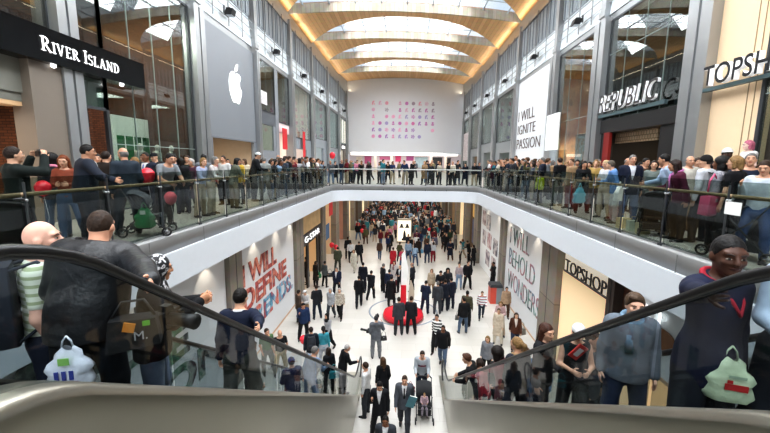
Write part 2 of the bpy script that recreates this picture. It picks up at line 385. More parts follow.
for s, cols, sn in ((-1, LCOL, 'left'), (1, RCOL, 'right')):
    b = MB(); b.box(s*9.05, s*9.5, -2, 60, 14.05, 14.4); b.box(s*8.95, s*9.5, -2, 60, 18.0, 18.25)
    struct('trim_%d' % ntrim, b, STEEL); ntrim += 1
    b = MB(); b.sheet([[(s*8.97, y, 18.25) for y in (-2, 29, 60)], [(s*8.85, y, z) for y, z in ((-2, 18.85), (29, 18.85), (60, 20.2))], [(s*9.6, y, z) for y, z in ((-2, 18.85), (29, 18.85), (60, 20.2))]], 0, False)      # head beam
    b.v = [(x, y, z) for (x, y, z) in b.v]; struct('trim_%d' % ntrim, b, STEEL); ntrim += 1
    b = MB(); b.prism([(s*9.0, 14.4), (s*9.15, 16.0), (s*9.5, 16.0), (s*9.5, 14.4)], 'y', -2, 60); struct('wall_'+sn, b, PANELW)
    b = MB()
    for z in (14.9, 15.3, 15.7): b.box(s*8.93, s*8.97, -2, 60, z, z+.035)
    for y0, y1 in zip(cols[:-1], cols[1:]):
        for q in (1, 2, 3): yy = y0+(y1-y0)*q/4; b.box(s*8.9, s*8.95, yy-.02, yy+.02, 14.5, 18.2)
    struct('trim_%d' % ntrim, b, STEEL); ntrim += 1
    for y0, y1 in zip(cols[:-1], cols[1:]):
        b = MB()
        b.box(s*9.1, s*9.2, y0+.3, y1-.3, 16.0, 18.05)
        n = int((y1-y0-.6)/.3)
        for i in range(n): yy = y0+.35+i*(y1-y0-.7)/max(1, n-1); b.box(s*9.02, s*9.1, yy-.04, yy+.04, 16.05, 18.0)
        struct('trim_%d' % ntrim, b, LOUV); ntrim += 1
    fl = 0
    for i, (y0, y1) in enumerate(zip(cols[:-1], cols[1:])):
        if y1 < 15: continue
        y = y0+(y1-y0)*.42
        t = thing('floodlight', 'small black floodlight on the white band of the %s wall, %s' % (sn, ORD[fl] if fl < 6 else ORD[7]), 'floodlight', (s*8.9, y, 15.0), 0, 'floodlights along the white bands'); fl += 1
        m = MB(); m.box(-.03, .03, -.04, .04, -.05, .3); m.tube([(0, 0, .0), (-s*.18, 0, 0)], .03, 6); m.build('bracket', STEELD, t)
        m = MB(); m.obox((-s*.3, 0, -.05), (.17, 0, -s*0.0), (0, .2, 0), (.05, 0, .14)); m.box(-s*.3-.1, -s*.3+.1, -.22, .22, .08, .12); lh = m.build('lamp_head', BLACK, t)
        m = MB(); m.obox((-s*.3-s*.0, 0, -.195), (.14, 0, 0), (0, .17, 0), (0, 0, .006)); m.build('lamp_glass', plain('lamp_lens', '#c9d2d8', .15), lh)

WN = [100]
def glazed(s, y0, y1, z0, z1, ny=3, zbars=(), mat=None, x=9.0, frame=STEELD):
    b = MB(); b.box(s*x, s*(x+.03), y0, y1, z0, z1)
    WN[0] += 1; wo = struct('window_%d' % WN[0], b, mat or SHOPG)
    m = MB()
    for i in range(ny+1): y = y0+(y1-y0)*i/ny; e = i in (0, ny); w = .05 if e else .008; m.box(s*(x-(.03 if e else .004)), s*(x+(.08 if e else .034)), y-w, y+w, z0, z1, 0 if e else 1)
    for z in (z0, z1)+tuple(zbars): e = z in (z0, z1); q = .04 if e else .012; m.box(s*(x-(.02 if e else .004)), s*(x+(.07 if e else .034)), y0, y1, z-q, z+q, 0 if e else 1)
    m.build('window_frame', [frame, plain('pane_joint', '#83938f', .5)], wo); return wo
def room(s, y0, y1, depth, wallm, floorm=FLOORU, z1=14.1, z0=UP, x=9.0, ceilm=None):
    b = MB(); b.box(s*(x+depth), s*(x+depth+.2), y0, y1, z0, z1); struct('wall_shop', b, wallm)
    b = MB(); b.box(s*(x+.3), s*(x+depth), y0-.1, y0+.02, z0, z1); b.box(s*(x+.3), s*(x+depth), y1-.02, y1+.1, z0, z1); struct('wall_side', b, BRICKX if wallm is BRICK else wallm)
    b = MB(); b.box(s*(x+.1), s*(x+depth), y0, y1, z1, z1+.1); struct('ceiling_3', b, ceilm or WHITE)
def area(loc, size, power, color=(1, 1, 1), rot=(0, 0, 0), sy=None):
    l = bpy.data.lights.new('area_light', 'AREA'); l.shape = 'RECTANGLE'; l.size = size; l.size_y = sy or size; l.energy = power; l.color = color
    o = bpy.data.objects.new('area_light', l); COL.objects.link(o); o.location = loc; o.rotation_euler = rot; return o
def plate(name, label, cat, s, x, y0, y1, z0, z1, mat, t=.06, group=None):
    b = MB(); b.box(s*x, s*(x-t), y0, y1, z0, z1); return tag(b.build(name, mat), label, cat, group)
YP = Vector((0, 1, 0)); ZP = Vector((0, 0, 1))
PURE = plain('sign_white', '#ffffff', .4, emit=.9)
SIDEW = plain('letter_side_white', '#f2f2f4', .4, emit=.35)
INK = plain('sign_black', '#15151a', .4)

# ---- left bay 0: clothes shop doorway and stair under the long black sign
room(-1, 3.4, 9.5, 5, BRICK, ceilm=plain('amber_ceiling', '#b98347', .6))
glazed(-1, 3.7, 9.3, 10.9, 14.05, 3)
b = MB(); b.box(-9.0, -9.2, 3.7, 9.3, 9.35, 10.9); b.box(-9.05, -9.6, 3.7, 9.3, 9.15, 9.35); struct('wall_shop', b, plain('grey_panel', '#77776f', .5))
b = MB(); b.box(-9.06, -9.5, 3.7, 8.5, 9.05, 9.3); struct('trim_90', b, BEIGE)
b = MB(); b.box(-8.78, -9.3, 8.45, 9.28, UP, 10.2); struct('column', b, plain('taupe_cladding', '#746b61', .5, noise=.06, scale=2))
st = thing('staircase', 'shop staircase with copper coloured handrails inside the brick doorway', 'stairs', (-11.6, 9.5, UP))
m = MB()
for i in range(14): m.box(-.8, .8, -.28*(i+1), -.28*i, .17*i, .17*(i+1))
m.build('stair_flight', plain('stair_timber', '#5a3a26', .6), st)
cop = plain('copper_rail', '#b06a3c', .35, metal=.5)
for x in (-.85, .85):
    m = MB(); m.tube([(x, .2, .9), (x, -3.9, 3.4)], .04, 8); m.build('handrail', cop, st)
    for i in range(4): m = MB(); m.tube([(x, -.2-1.1*i, .2+.67*i), (x, -.2-1.1*i, 1.15+.67*i)], .02, 6); m.build('baluster', cop, st)
sg = thing('shop_sign', 'long black box sign with white serif lettering over the brick shop', 'sign', (-8.6, 8, 10.15))
m = MB(); m.box(0, -.4, -5, 4.1, 0, .74); m.box(.01, -.42, -5.02, 4.12, -.03, .0); m.box(.01, -.42, -5.02, 4.12, .74, .77); m.build('sign_box', plain('gloss_black', '#050608', .2, spec=.2), sg)
# serif capitals drawn as thick stems, thin hairs and bracketed feet
def serif_word(word, big, small, gap_):
    mb = MB(); x = 0
    def st_(a, c, w): mb.obox(((a[0]+c[0])/2, 0, (a[1]+c[1])/2), (Vector((c[0]-a[0], 0, c[1]-a[1])))/2, (0, .03, 0), Vector((c[1]-a[1], 0, -(c[0]-a[0]))).normalized()*w/2)
    def serif(cx, z, w): st_((cx-w/2, z), (cx+w/2, z), .045*H)
    def bowl(cx, cz, rx, rz_, a0, a1, w):
        n = 9
        for i in range(n):
            p, q = a0+(a1-a0)*i/n, a0+(a1-a0)*(i+1)/n; ww = w*(.35+.65*abs(math.cos((p+q)/2)))
            st_((cx+rx*math.cos(p), cz+rz_*math.sin(p)), (cx+rx*math.cos(q)*1.0, cz+rz_*math.sin(q)), ww)
    for ch in word:
        H = big if ch.isupper() else small; c = ch.upper(); t = .105*H; h = .045*H
        if c == ' ': x += .35*big; continue
        if c == 'I': W = .2*H; st_((x+W/2, 0), (x+W/2, H), t); serif(x+W/2, .02, .3*H); serif(x+W/2, H-.02, .3*H)
        elif c == 'L': W = .5*H; st_((x+.12*H, 0), (x+.12*H, H), t); serif(x+.12*H, H-.02, .3*H); st_((x, h/2), (x+W, h/2), h); st_((x+W-.02, 0), (x+W-.02, .2*H), h)
        elif c == 'E':
            W = .5*H; st_((x+.12*H, 0), (x+.12*H, H), t)
            for z in (h/2, H-h/2): st_((x, z), (x+W, z), h)
            st_((x+.12*H, H*.52), (x+W*.8, H*.52), h); st_((x+W-.02, 0), (x+W-.02, .2*H), h); st_((x+W-.02, H), (x+W-.02, .8*H), h)
        elif c == 'V': W = .7*H; st_((x+.1*H, H), (x+.36*H, 0), t); st_((x+.6*H, H), (x+.36*H, 0), h); serif(x+.1*H, H-.02, .28*H); serif(x+.6*H, H-.02, .24*H)
        elif c == 'A': W = .7*H; st_((x+.1*H, 0), (x+.34*H, H), h); st_((x+.6*H, 0), (x+.34*H, H), t); st_((x+.2*H, .34*H), (x+.5*H, .34*H), h); serif(x+.1*H, .02, .24*H); serif(x+.6*H, .02, .28*H)
        elif c == 'N': W = .75*H; st_((x+.12*H, 0), (x+.12*H, H), h); st_((x+.62*H, 0), (x+.62*H, H), h); st_((x+.1*H, H), (x+.62*H, 0), t); serif(x+.12*H, .02, .26*H); serif(x+.08*H, H-.02, .22*H); serif(x+.62*H, H-.02, .26*H)
        elif c == 'D': W = .68*H; st_((x+.12*H, 0), (x+.12*H, H), t); bowl(x+.14*H, H/2, .46*H, H*.48, -pi/2, pi/2, t*1.1); serif(x+.1*H, .02, .25*H); serif(x+.1*H, H-.02, .25*H)
        elif c == 'R': W = .64*H; st_((x+.12*H, 0), (x+.12*H, H), t); bowl(x+.14*H, H*.74, .32*H, H*.25, -pi/2, pi/2, t); st_((x+.26*H, .5*H), (x+.6*H, 0), t*.9); serif(x+.12*H, .02, .3*H); serif(x+.1*H, H-.02, .25*H); serif(x+.6*H, .02, .2*H)
        elif c == 'S': W = .46*H; bowl(x+.22*H, H*.74, .19*H, H*.24, .3, pi*1.5, t*.8); bowl(x+.22*H, H*.26, .2*H, H*.25, -pi*.85, pi/2, t*.85)
        x += W+gap_*H
    return mb, x
mb, wd = serif_word('River Island', .34, .27, .13)
f = (11.0-8.6)/wd
mb.v = [(.03-y*.3, x*f, z) for (x, y, z) in mb.v]
o = mb.build('lettering', PURE, sg); o.location = (0, .62, .2)
for i, (yy) in enumerate((1.0, 3.2)): m = MB(); m.ball((-.1, yy, -.05), .06, 8); m.build('downlight', LAMPW, sg)
# ---- left bay 1: window with green banners in front of brick
room(-1, 9.9, 15.5, 4.5, BRICK, ceilm=DARKIN)
glazed(-1, 10.9, 15.5, UP, 14.05, 4, (8.3,)); glazed(-1, 9.9, 10.9, 9.3, 14.05, 1)
b = MB(); b.box(-9.05, -9.3, 9.9, 10.9, 9.35, 10.3); struct('wall_shop', b, plain('grey_panel2', '#7d857f', .5))
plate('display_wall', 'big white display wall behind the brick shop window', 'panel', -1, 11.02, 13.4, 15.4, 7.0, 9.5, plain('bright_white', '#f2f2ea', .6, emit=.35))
for i in range(4):
    y = 13.6+i*.46
    plate('green_banner', 'tall green banner on the white display wall, %s' % ['first by the doorway', 'second', 'third', 'fourth, closest to the grey store'][i], 'banner', -1, 10.955, y, y+.35, 7.4, 8.75, collage_mat('green_banner_%d' % i, ['#1f6a3c', '#2f8a4e', '#235c38'], 1.5), .03, 'green banners in the brick shop')
sg = thing('shop_sign', 'white word MEN on black above the inner brick doorway', 'sign', (-8.95, 9.3, 8.85)); m = MB(); m.box(-.3, -.36, -.4, 1.2, -.1, .45); m.build('sign_board', INK, sg)
lettering('MEN', (.0-.29, .0, .0), YP, ZP, .3, PURE, sg, width=.85)
# ---- left bay 2: satin grey store front with the apple emblem
GREYS = plain('store_grey_metal', '#868a8f', .42, metal=.2, noise=.04, scale=.7)
sg = thing('store_front', 'plain satin grey metal store front with a white bitten apple emblem', 'store front', (-8.95, 16.4, UP))
m = MB(); m.box(0, -.15, 0, 5.58, 2.72, 7.8); m.box(0, -.15, 0, .5, 0, 2.72); m.box(0, -.15, 5.2, 5.58, 0, 2.72); m.build('metal_cladding', GREYS, sg)
m = MB()
for y in (.03, 5.55): m.box(.01, -.02, y-.012, y+.012, 2.72, 7.8)
m.box(.01, -.1, 0, 5.58, 2.68, 2.74); m.build('panel_seam', plain('seam_grey', '#6f7278', .5), sg)
def blob(pts, n=8):
    out = []; k = len(pts)
    for i in range(k):
        p0, p1, p2, p3 = [Vector(pts[(i+j) % k]+(0,)) for j in (-1, 0, 1, 2)]
        for q in range(n):
            t = q/n; out.append(((2*p1+(p2-p0)*t+(2*p0-5*p1+4*p2-p3)*t*t+(3*p1-p0-3*p2+p3)*t**3)/2)[:2])
    return out
ap = blob([(0, .62), (.2, .7), (.42, .66), (.50, .52), (.38, .36), (.36, .2), (.44, .06), (.54, -.02), (.46, -.3), (.26, -.62), (.12, -.64), (0, -.58), (-.14, -.64), (-.3, -.6), (-.5, -.28), (-.57, .12), (-.5, .46), (-.3, .68), (-.12, .68)])
ap = [(u*1.25, v*1.15) for u, v in ap]
lf = blob([(.02, .74), (.04, .92), (.16, 1.08), (.27, 1.12), (.26, .96), (.16, .8)])
lf = [(u*1.25, v*1.15) for u, v in lf]
m = MB(); m.prism(ap, 'x', .03, .0); m.prism(lf, 'x', .03, .0); o = m.build('apple_emblem', PURE, sg); o.location = (.0, 3.1, 5.35)
room(-1, 16.4, 21.98, 3.5, plain('soft_beige', '#c4ae94', .6), z1=9.2)
# ---- left bay 3: display window under a dark grey band, then a lit pink shop
sg = thing('store_front', 'grey store front with a dark band and a small lit display window', 'store front', (-9.0, 22.5, UP))
MGC = plain('mid_grey_cladding', '#8b8f94', .5); DGC = plain('dark_grey_cladding', '#5c6065', .5)
m = MB(); m.box(0, -.2, 0, 3.0, 3.95, 4.75); m.build('dark_band', DGC, sg)
m = MB(); m.box(0, -.2, 0, .45, 0, 3.95); m.box(0, -.2, 2.6, 3.0, 0, 3.95); m.box(0, -.2, .45, 2.6, 0, 2.3); m.box(.05, -.2, 3.0, 3.6, 0, 7.8); m.build('cladding', MGC, sg)
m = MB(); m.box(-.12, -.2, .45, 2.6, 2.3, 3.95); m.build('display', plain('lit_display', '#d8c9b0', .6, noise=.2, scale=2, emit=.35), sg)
m = MB(); m.box(-.02, -.03, .45, 2.6, 2.3, 3.95); m.build('window_pane', SHOPG, sg)
glazed(-1, 22.5, 25.5, 11.0, 14.05, 2); glazed(-1, 26.1, 28.6, 10.6, 14.05, 2); room(-1, 22.5, 28.6, 4, plain('dim_beige', '#a08e74', .7), z0=10.6)
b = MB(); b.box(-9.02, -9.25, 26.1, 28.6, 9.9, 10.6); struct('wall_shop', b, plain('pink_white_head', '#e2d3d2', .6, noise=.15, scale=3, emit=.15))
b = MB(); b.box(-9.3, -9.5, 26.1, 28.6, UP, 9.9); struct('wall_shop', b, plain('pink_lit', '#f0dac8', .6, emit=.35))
plate('white_motif', 'white floral motif stuck on the tall window beside the grey store', 'motif', -1, 8.98, 22.7, 24.0, 11.4, 12.2, collage_mat('motif', ['#f5f5f5', '#c9c4c4', '#ffffff'], 4), .02)
# ---- far left bays
FARL = [(29.5, 35.1), (36.1, 42.2), (43.2, 49.3), (50.3, 56.2)]
for i, (y0, y1) in enumerate(FARL):
    hz = [9.8, 10.2, 9.6, 10.4][i]
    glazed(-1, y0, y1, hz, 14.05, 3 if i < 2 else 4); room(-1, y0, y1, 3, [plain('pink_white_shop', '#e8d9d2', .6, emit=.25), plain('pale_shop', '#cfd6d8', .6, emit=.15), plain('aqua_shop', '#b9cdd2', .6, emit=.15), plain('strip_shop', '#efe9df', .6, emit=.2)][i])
    b = MB(); b.box(-9.0, -9.25, y0, y1, hz-.9, hz); b.box(-9.0, -9.25, y0, y0+.5, UP, hz-.9); b.box(-9.0, -9.25, y1-1.6, y1, UP, hz-.9); struct('wall_shop', b, [plain('grey_blue', '#8d949b', .5), plain('grey_blue', '#8d949b', .5), plain('grey_blue', '#8d949b', .5), plain('mid_brown_grey', '#6c655f', .5)][i])
plate('hanging_banner', 'red banner hanging beside the pink lit shop front', 'banner', -1, 8.8, 26.3, 27.3, 8.7, 10.2, plain('red_cloth', '#d2202a', .6), .03, 'red banners of the far shops')
plate('hanging_banner', 'red banner with a white roundel beside the dark shop doorway', 'banner', -1, 8.8, 31.6, 32.3, 8.2, 10.4, plain('red_cloth', '#d2202a', .6), .03, 'red banners of the far shops')
sg = thing('shop_sign', 'small lit white word sign on the brown shop front by the end wall', 'sign', (-8.9, 51.5, 9.75)); m = MB(); m.box(0, -.05, 0, 3.2, -.1, .5); m.build('sign_board', BROWNW, sg)
m = MB()
for i in range(5): m.box(.02, .05, .25+i*.56, .25+i*.56+.4, .03, .09+.3*((i*7) % 3 > 0)); m.box(.02, .05, .25+i*.56, .25+i*.56+.1, .03, .4)
m.build('lit_marks', PURE, sg)
for i in range(3): plate('light_strip', 'tall white light strip in the brown shop front, %s' % ['first', 'second', 'third, nearest the end wall'][i], 'light strip', -1, 8.96, 50.9+i*1.9, 51.5+i*1.9, 10.6, 13.8, plain('strip_white', '#f4efe6', .5, emit=.7), .03, 'white strips of the brown shop')

# ---- right bay 0: cream lit panel and dark window under black letters
room(1, 3.0, 11.7, 3.5, plain('warm_dark_shop', '#4a3021', .7, noise=.5, scale=1.2), z1=14.1)
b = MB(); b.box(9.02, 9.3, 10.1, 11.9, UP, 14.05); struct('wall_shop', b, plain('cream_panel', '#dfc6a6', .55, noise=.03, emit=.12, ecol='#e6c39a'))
b = MB(); b.box(9.0, 9.03, 10.5, 10.51, UP, 14.05); b.box(9.0, 9.03, 10.3, 10.31, UP, 14.05); struct('trim_91', b, plain('seam_tan', '#9a8468', .6))
glazed(1, 6.1, 10.05, UP, 14.05, 3, (9.6,))
sg = thing('shop_sign', 'upright black letters with white edges on the cream upper shop front', 'sign', (8.75, 11.45, 10.05))
m = MB(); m.box(-.02, .12, -4.1, .35, -.12, -.02); m.build('sign_rail', plain('teal_rail', '#5f7478', .4, metal=.5), sg)
lettering('TOPSHOP', (-.12, .05, 0), -YP, ZP, .54, INK, sg, width=2.9, depth=.14, bold=.008, back=SIDEW)
# ---- right bay 1: dark shop with slanted white-edged letters
glazed(1, 12.7, 17.6, 9.75, 14.05, 4, (12.6,)); room(1, 12.7, 17.6, 4.5, plain('dim_shop', '#17120f', .8), ceilm=DARKIN)
b = MB(); b.box(8.9, 9.4, 12.7, 17.6, 9.2, 9.75); b.box(8.98, 9.4, 17.35, 17.6, UP, 9.2); b.box(8.98, 9.4, 12.7, 13.7, UP, 9.2); struct('wall_shop', b, plain('black_fascia', '#1b1a1b', .4))
plate('red_pillar', 'dark red pillar at the entrance of the dark shop', 'pillar', 1, 9.0, 16.75, 17.2, UP, 9.2, plain('dark_red', '#7a1712', .5), .12)
plate('light_box', 'cream patterned light box above the dark shop entrance', 'light box', 1, 9.6, 14.6, 17.4, 8.75, 9.2, brick_mat('cream_squares', '#e2cdb0', '#cdb091', '#9a8468', 3, .6, .5, .5, .05, (0, pi/2, pi/2)), .1)
sg = thing('shop_sign', 'large slanted letters with white edges over the dark shop entrance', 'sign', (8.8, 17.45, 10.1))
m = MB(); m.box(-.02, .1, -4.1, .3, -.22, -.08); m.build('sign_rail', plain('teal_rail', '#5f7478', .4, metal=.5), sg)
lettering('REPUBLIC', (-.1, .0, 0), -YP, ZP, .72, plain('sign_charcoal', '#3a3736', .4), sg, width=3.75, depth=.1, bold=.0, slant=.18, back=SIDEW)
for i in range(7):
    m = MB(); m.box(11.5, 11.6, 14.2+i*.5, 14.5+i*.5, 7.5, 7.6); m.box(11.5, 11.8, 14.1+i*.5, 14.6+i*.5, 7.4, 7.5)
    tag(m.build('shelf_light', LAMPWARM), 'small white shelf light inside the dark shop', 'light', 'shelf lights of the dark shop')
# ---- right bay 2: window above an orange poster shop
glazed(1, 18.6, 22.95, 6.3, 14.05, 3, (10.2,)); room(1, 18.6, 22.95, 3.5, collage_mat('orange_shop', ['#8a4a22', '#c0763f', '#e2ab78', '#5c321c'], 1.1))
pt = thing('fashion_poster', 'tall poster of pale blue figures inside the orange shop window', 'poster', (9.5, 19.6, UP)); m = MB(); m.box(0, .05, 0, 1.7, .6, 3.1); m.build('poster_board', collage_mat('poster_mix', ['#3a4a6a', '#c9d4dd', '#b06a4a', '#e8e2da'], 2.5), pt)
m = MB(); m.box(-.03, .0, -.05, 1.75, 3.1, 3.2); m.box(-.03, 0, -.05, 1.75, .5, .6); m.build('poster_frame', BROWNW, pt)
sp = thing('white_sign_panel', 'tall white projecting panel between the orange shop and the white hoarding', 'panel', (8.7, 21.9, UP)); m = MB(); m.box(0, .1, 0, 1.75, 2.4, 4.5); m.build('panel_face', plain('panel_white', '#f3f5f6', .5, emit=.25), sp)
m = MB(); m.box(.03, .1, .3, 1.75, 0, 2.4); m.box(0, .12, 0, .2, 0, 2.4); m.build('panel_base', plain('panel_grey', '#9ba2a6', .5), sp)
# ---- right bay 3: white hoarding with slogan
RGHT = plain('print_dark', '#4a4446', .6)
def hoarding(label, s, x, y0, y1, z0, z1, rows, mat, thin=False, ext=(0, 0)):
    t = thing('hoarding', label, 'hoarding', (s*x, (y0+y1)/2, z0))
    yc = (y0+y1)/2
    m = MB(); m.box(0, s*.11, y0-yc, y1-yc, 0, z1-z0); m.build('hoarding_board', plain('hoarding_white', '#e2e4e7', .5, noise=.02), t)
    m = MB(); m.box(-s*.02, s*.14, y0-yc, y1-yc, 0, .08); m.build('base_strip', plain('strip_warm', '#c9a78a', .5), t)
    for i, (word, ya, yb, za, zb) in enumerate(rows):
        d = YP if s < 0 else -YP
        lettering(word, (-s*.02, ya-yc, za-z0), d, ZP, zb-za, mat[i] if isinstance(mat, list) else mat, t, width=abs(yb-ya), bold=(-.012 if thin else .035), depth=.02)
    return t
hoarding('tall white hoarding with the slogan I WILL IGNITE PASSION on the upper level', 1, 8.95, 23.85, 30.6, UP, 14.05, [('I WILL', 30.2, 26.6, 11.05, 11.8), ('IGNITE', 30.2, 26.3, 10.05, 10.75), ('PASSION', 30.3, 25.2, 8.95, 9.7)], plain('print_brown', '#55433f', .6), thin=True)
# ---- far right bays
for i, (y0, y1) in enumerate([(31.7, 37.4), (38.6, 44.4), (45.6, 51.4), (52.6, 57.6)]):
    hz = [9.8, 10.0, 9.7, UP+.1][i]
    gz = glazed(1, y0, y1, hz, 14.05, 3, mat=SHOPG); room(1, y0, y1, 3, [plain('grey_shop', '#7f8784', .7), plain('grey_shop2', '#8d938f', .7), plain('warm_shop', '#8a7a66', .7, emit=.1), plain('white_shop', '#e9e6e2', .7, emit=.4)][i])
    if i < 3:
        b = MB(); b.box(9.0, 9.3, y0, y1, hz-1.0, hz); b.box(9.0, 9.3, y0, y0+.8, UP, hz-1); b.box(9.0, 9.3, y1-1.5, y1, UP, hz-1); struct('wall_shop', b, plain('far_grey', '#85898a', .5))
for i in range(4): plate('slogan_strip', 'narrow white strip with faint red writing beside the end wall', 'panel', 1, 8.93, 53.2+i*1.1, 54.1+i*1.1, 8.2, 12.2, collage_mat('redwhite', ['#efedec', '#cdbdbf', '#e6e2e2'], 3), .02, 'strips with red writing')
# ================================================================== LOWER SIDE WALLS
COLL_RED = collage_mat('collage_red', ['#2c2a33', '#a3362f', '#d98a72', '#7f2f38', '#c9574a', '#4a3a48'], 1.6)
COLL_BLUE = collage_mat('collage_blue', ['#b8403c', '#d47b69', '#6fb4cf', '#3b5f86', '#c4554c', '#8fc3d6'], 1.2)
COLL_GREEN = collage_mat('collage_green', ['#2b2d33', '#3f7a5c', '#9aa39c', '#22262c', '#5d6d74', '#2f4f46'], 1.3)
COLL_PASTEL = collage_mat('collage_pastel', ['#4a3f46', '#7c95a6', '#b5737d', '#6f9c93', '#4a4852', '#3b3940'], 1.2)
hoarding('white hoarding with collage letters PASSION behind the camera crew on the moving stairs', -1, 5.9, 2.2, 11.4, 0, SOF-.01, [('I WILL', 3.2, 8.2, 3.75, 4.6), ('IGNITE', 3.2, 9.2, 2.65, 3.5), ('PASSION', 3.2, 10.95, 1.5, 2.42)], COLL_GREEN)
hoarding('white hoarding with red and blue collage letters I WILL DEFINE TRENDS', -1, 5.9, 12.45, 18.85, 0, SOF-.01, [('I WILL', 12.6, 16.2, 3.2, 4.0), ('DEFINE', 12.6, 17.55, 2.2, 3.02), ('TRENDS.', 12.6, 18.5, 1.2, 2.03)], [COLL_RED, COLL_RED, COLL_BLUE])
hoarding('white hoarding with outlined letters I WILL BEHOLD WONDERS', 1, 5.9, 15.15, 20.8, 0, SOF-.01, [('I WILL', 20.1, 17.0, 3.5, 4.4), ('BEHOLD', 20.1, 16.1, 2.32, 3.25), ('WONDERS', 20.1, 15.35, 1.1, 2.03)], COLL_PASTEL, thin=True)
h = hoarding('dark printed hoarding with large letters behind the woman in navy and red', 1, 5.9, 1.5, 8.9, 2.95, SOF-.01, [('E', 7.4, 6.85, 4.1, 4.9), ('O', 7.3, 6.6, 3.3, 4.05)], plain('print_navy', '#22242e', .6))  # letters imitate reflections in the escalator glass, painted on the board
m = MB(); m.prism(blob([(-.5, .3), (.1, .34), (.5, .25), (.46, -.1), (.2, -.3), (.1, -.12), (-.35, -.2), (-.55, .02)]), 'x', -.03, -.01); o = m.build('brown_shape', plain('print_ochre', '#7a4a22', .6), h); o.location = (0, 3.1, .85)  # a brown reflection in the glass, painted onto the board as a flat shape
def pier(s, y0, y1, mat=TAUPE, x=5.75):
    b = MB(); b.box(s*x, s*6.6, y0, y1, 0, SOF); b.box(s*(x-.02), s*6.6, y0-.01, y1+.01, 0, .12); b.box(s*(x-.01), s*(x+.2), (y0+y1)/2-.012, (y0+y1)/2+.012, .12, SOF-.002, 1); return struct('column', b, [mat, STEELD])
for y0, y1 in ((11.45, 12.4), (18.95, 20.35), (25.3, 26.3), (30.4, 31.9), (36.5, 37.7), (41.5, 42.7), (48.5, 49.7), (56, 57.2), (64, 65.2)): pier(-1, y0, y1)
for y0, y1 in ((9.85, 10.2), (13.55, 15.1), (20.85, 21.8), (28.4, 29.9), (34.0, 35.3), (40.3, 41.5), (47, 48.2), (55, 56.2), (63, 64.2)): pier(1, y0, y1, BROWNW if y0 < 10 else TAUPE)
def lowshop(s, y0, y1, wallm, depth=3, zt=SOF):
    b = MB(); b.box(s*(5.9+depth), s*(6.1+depth), y0, y1, 0, zt); struct('wall_shop', b, wallm)
    b = MB(); b.box(s*6.2, s*(5.9+depth), y0-.06, y0+.02, 0, zt); b.box(s*6.2, s*(5.9+depth), y1-.02, y1+.06, 0, zt); struct('wall_side', b, wallm)
# left lower shops
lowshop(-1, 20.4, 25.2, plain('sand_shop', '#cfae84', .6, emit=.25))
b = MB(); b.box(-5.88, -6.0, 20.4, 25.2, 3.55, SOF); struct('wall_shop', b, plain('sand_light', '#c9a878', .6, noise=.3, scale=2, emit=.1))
sg = thing('shop_sign', 'black sign beam with white letters over the sand coloured lower shop', 'sign', (-5.82, 20.5, 2.85)); m = MB(); m.box(0, -.2, 0, 4.7, 0, .7); m.build('sign_board', INK, sg)
lettering('G-STAR', (.02, .3, .17), YP, ZP, .36, PURE, sg, width=3.7)
b = MB(); b.box(-5.9, -6.0, 21.6, 22.0, 0, 2.85); b.box(-5.9, -6.0, 24.2, 24.5, 0, 2.85); b.box(-5.9, -6.0, 24.95, 25.2, 0, 2.85); struct('trim_92', b, INK)
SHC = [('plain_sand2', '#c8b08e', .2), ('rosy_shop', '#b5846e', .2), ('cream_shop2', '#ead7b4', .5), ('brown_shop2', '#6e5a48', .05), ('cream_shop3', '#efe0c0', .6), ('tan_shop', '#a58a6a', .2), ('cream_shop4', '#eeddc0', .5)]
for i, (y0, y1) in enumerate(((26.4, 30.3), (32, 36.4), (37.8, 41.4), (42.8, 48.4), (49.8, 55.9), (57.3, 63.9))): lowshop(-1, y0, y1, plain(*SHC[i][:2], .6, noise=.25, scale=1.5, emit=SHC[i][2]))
plate('hanging_banner', 'red banner between the lower piers beyond the sand coloured shop', 'banner', -1, 5.85, 28.0, 29.3, 3.6, 4.7, plain('red_cloth', '#d2202a', .6), .03)
plate('window_poster', 'blue poster in the lower shop window beyond the sand coloured shop', 'poster', -1, 6.0, 27.2, 28.6, 1.8, 3.0, plain('blue_print', '#4a6f9a', .6, noise=.3, scale=3), .03)
# right lower shops
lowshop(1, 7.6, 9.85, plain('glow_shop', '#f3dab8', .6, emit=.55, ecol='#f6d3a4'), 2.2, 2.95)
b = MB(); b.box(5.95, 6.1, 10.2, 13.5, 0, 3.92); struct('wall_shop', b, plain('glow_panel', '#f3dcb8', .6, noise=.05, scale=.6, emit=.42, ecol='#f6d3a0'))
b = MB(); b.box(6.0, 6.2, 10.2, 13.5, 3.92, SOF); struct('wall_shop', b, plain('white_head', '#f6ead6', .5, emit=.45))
sg = thing('shop_sign', 'black letters above the glowing panel on the lower level', 'sign', (5.9, 13.3, 4.0)); m = MB(); m.box(.0, .06, -3.1, .05, -.07, -.02); m.build('sign_rail', STEELD, sg)
lettering('TOPSHOP', (-.03, -.15, .02), -YP, ZP, .42, INK, sg, width=2.7, depth=.04, bold=-.008)
b = MB(); b.box(6.0, 6.15, 8.95, 9.85, 2.95, SOF); struct('wall_shop', b, plain('dark_wood_panel', '#5a3626', .5, noise=.2, scale=3))
sg = thing('shop_sign', 'short row of white letters on the hoarding beside the dark wood panel', 'sign', (5.86, 8.95, 4.2)); lettering('TOP', (-.02, 0, 0), -YP, ZP, .3, PURE, sg, width=.95, depth=.05)
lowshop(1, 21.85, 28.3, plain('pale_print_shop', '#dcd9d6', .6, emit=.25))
pn = 0
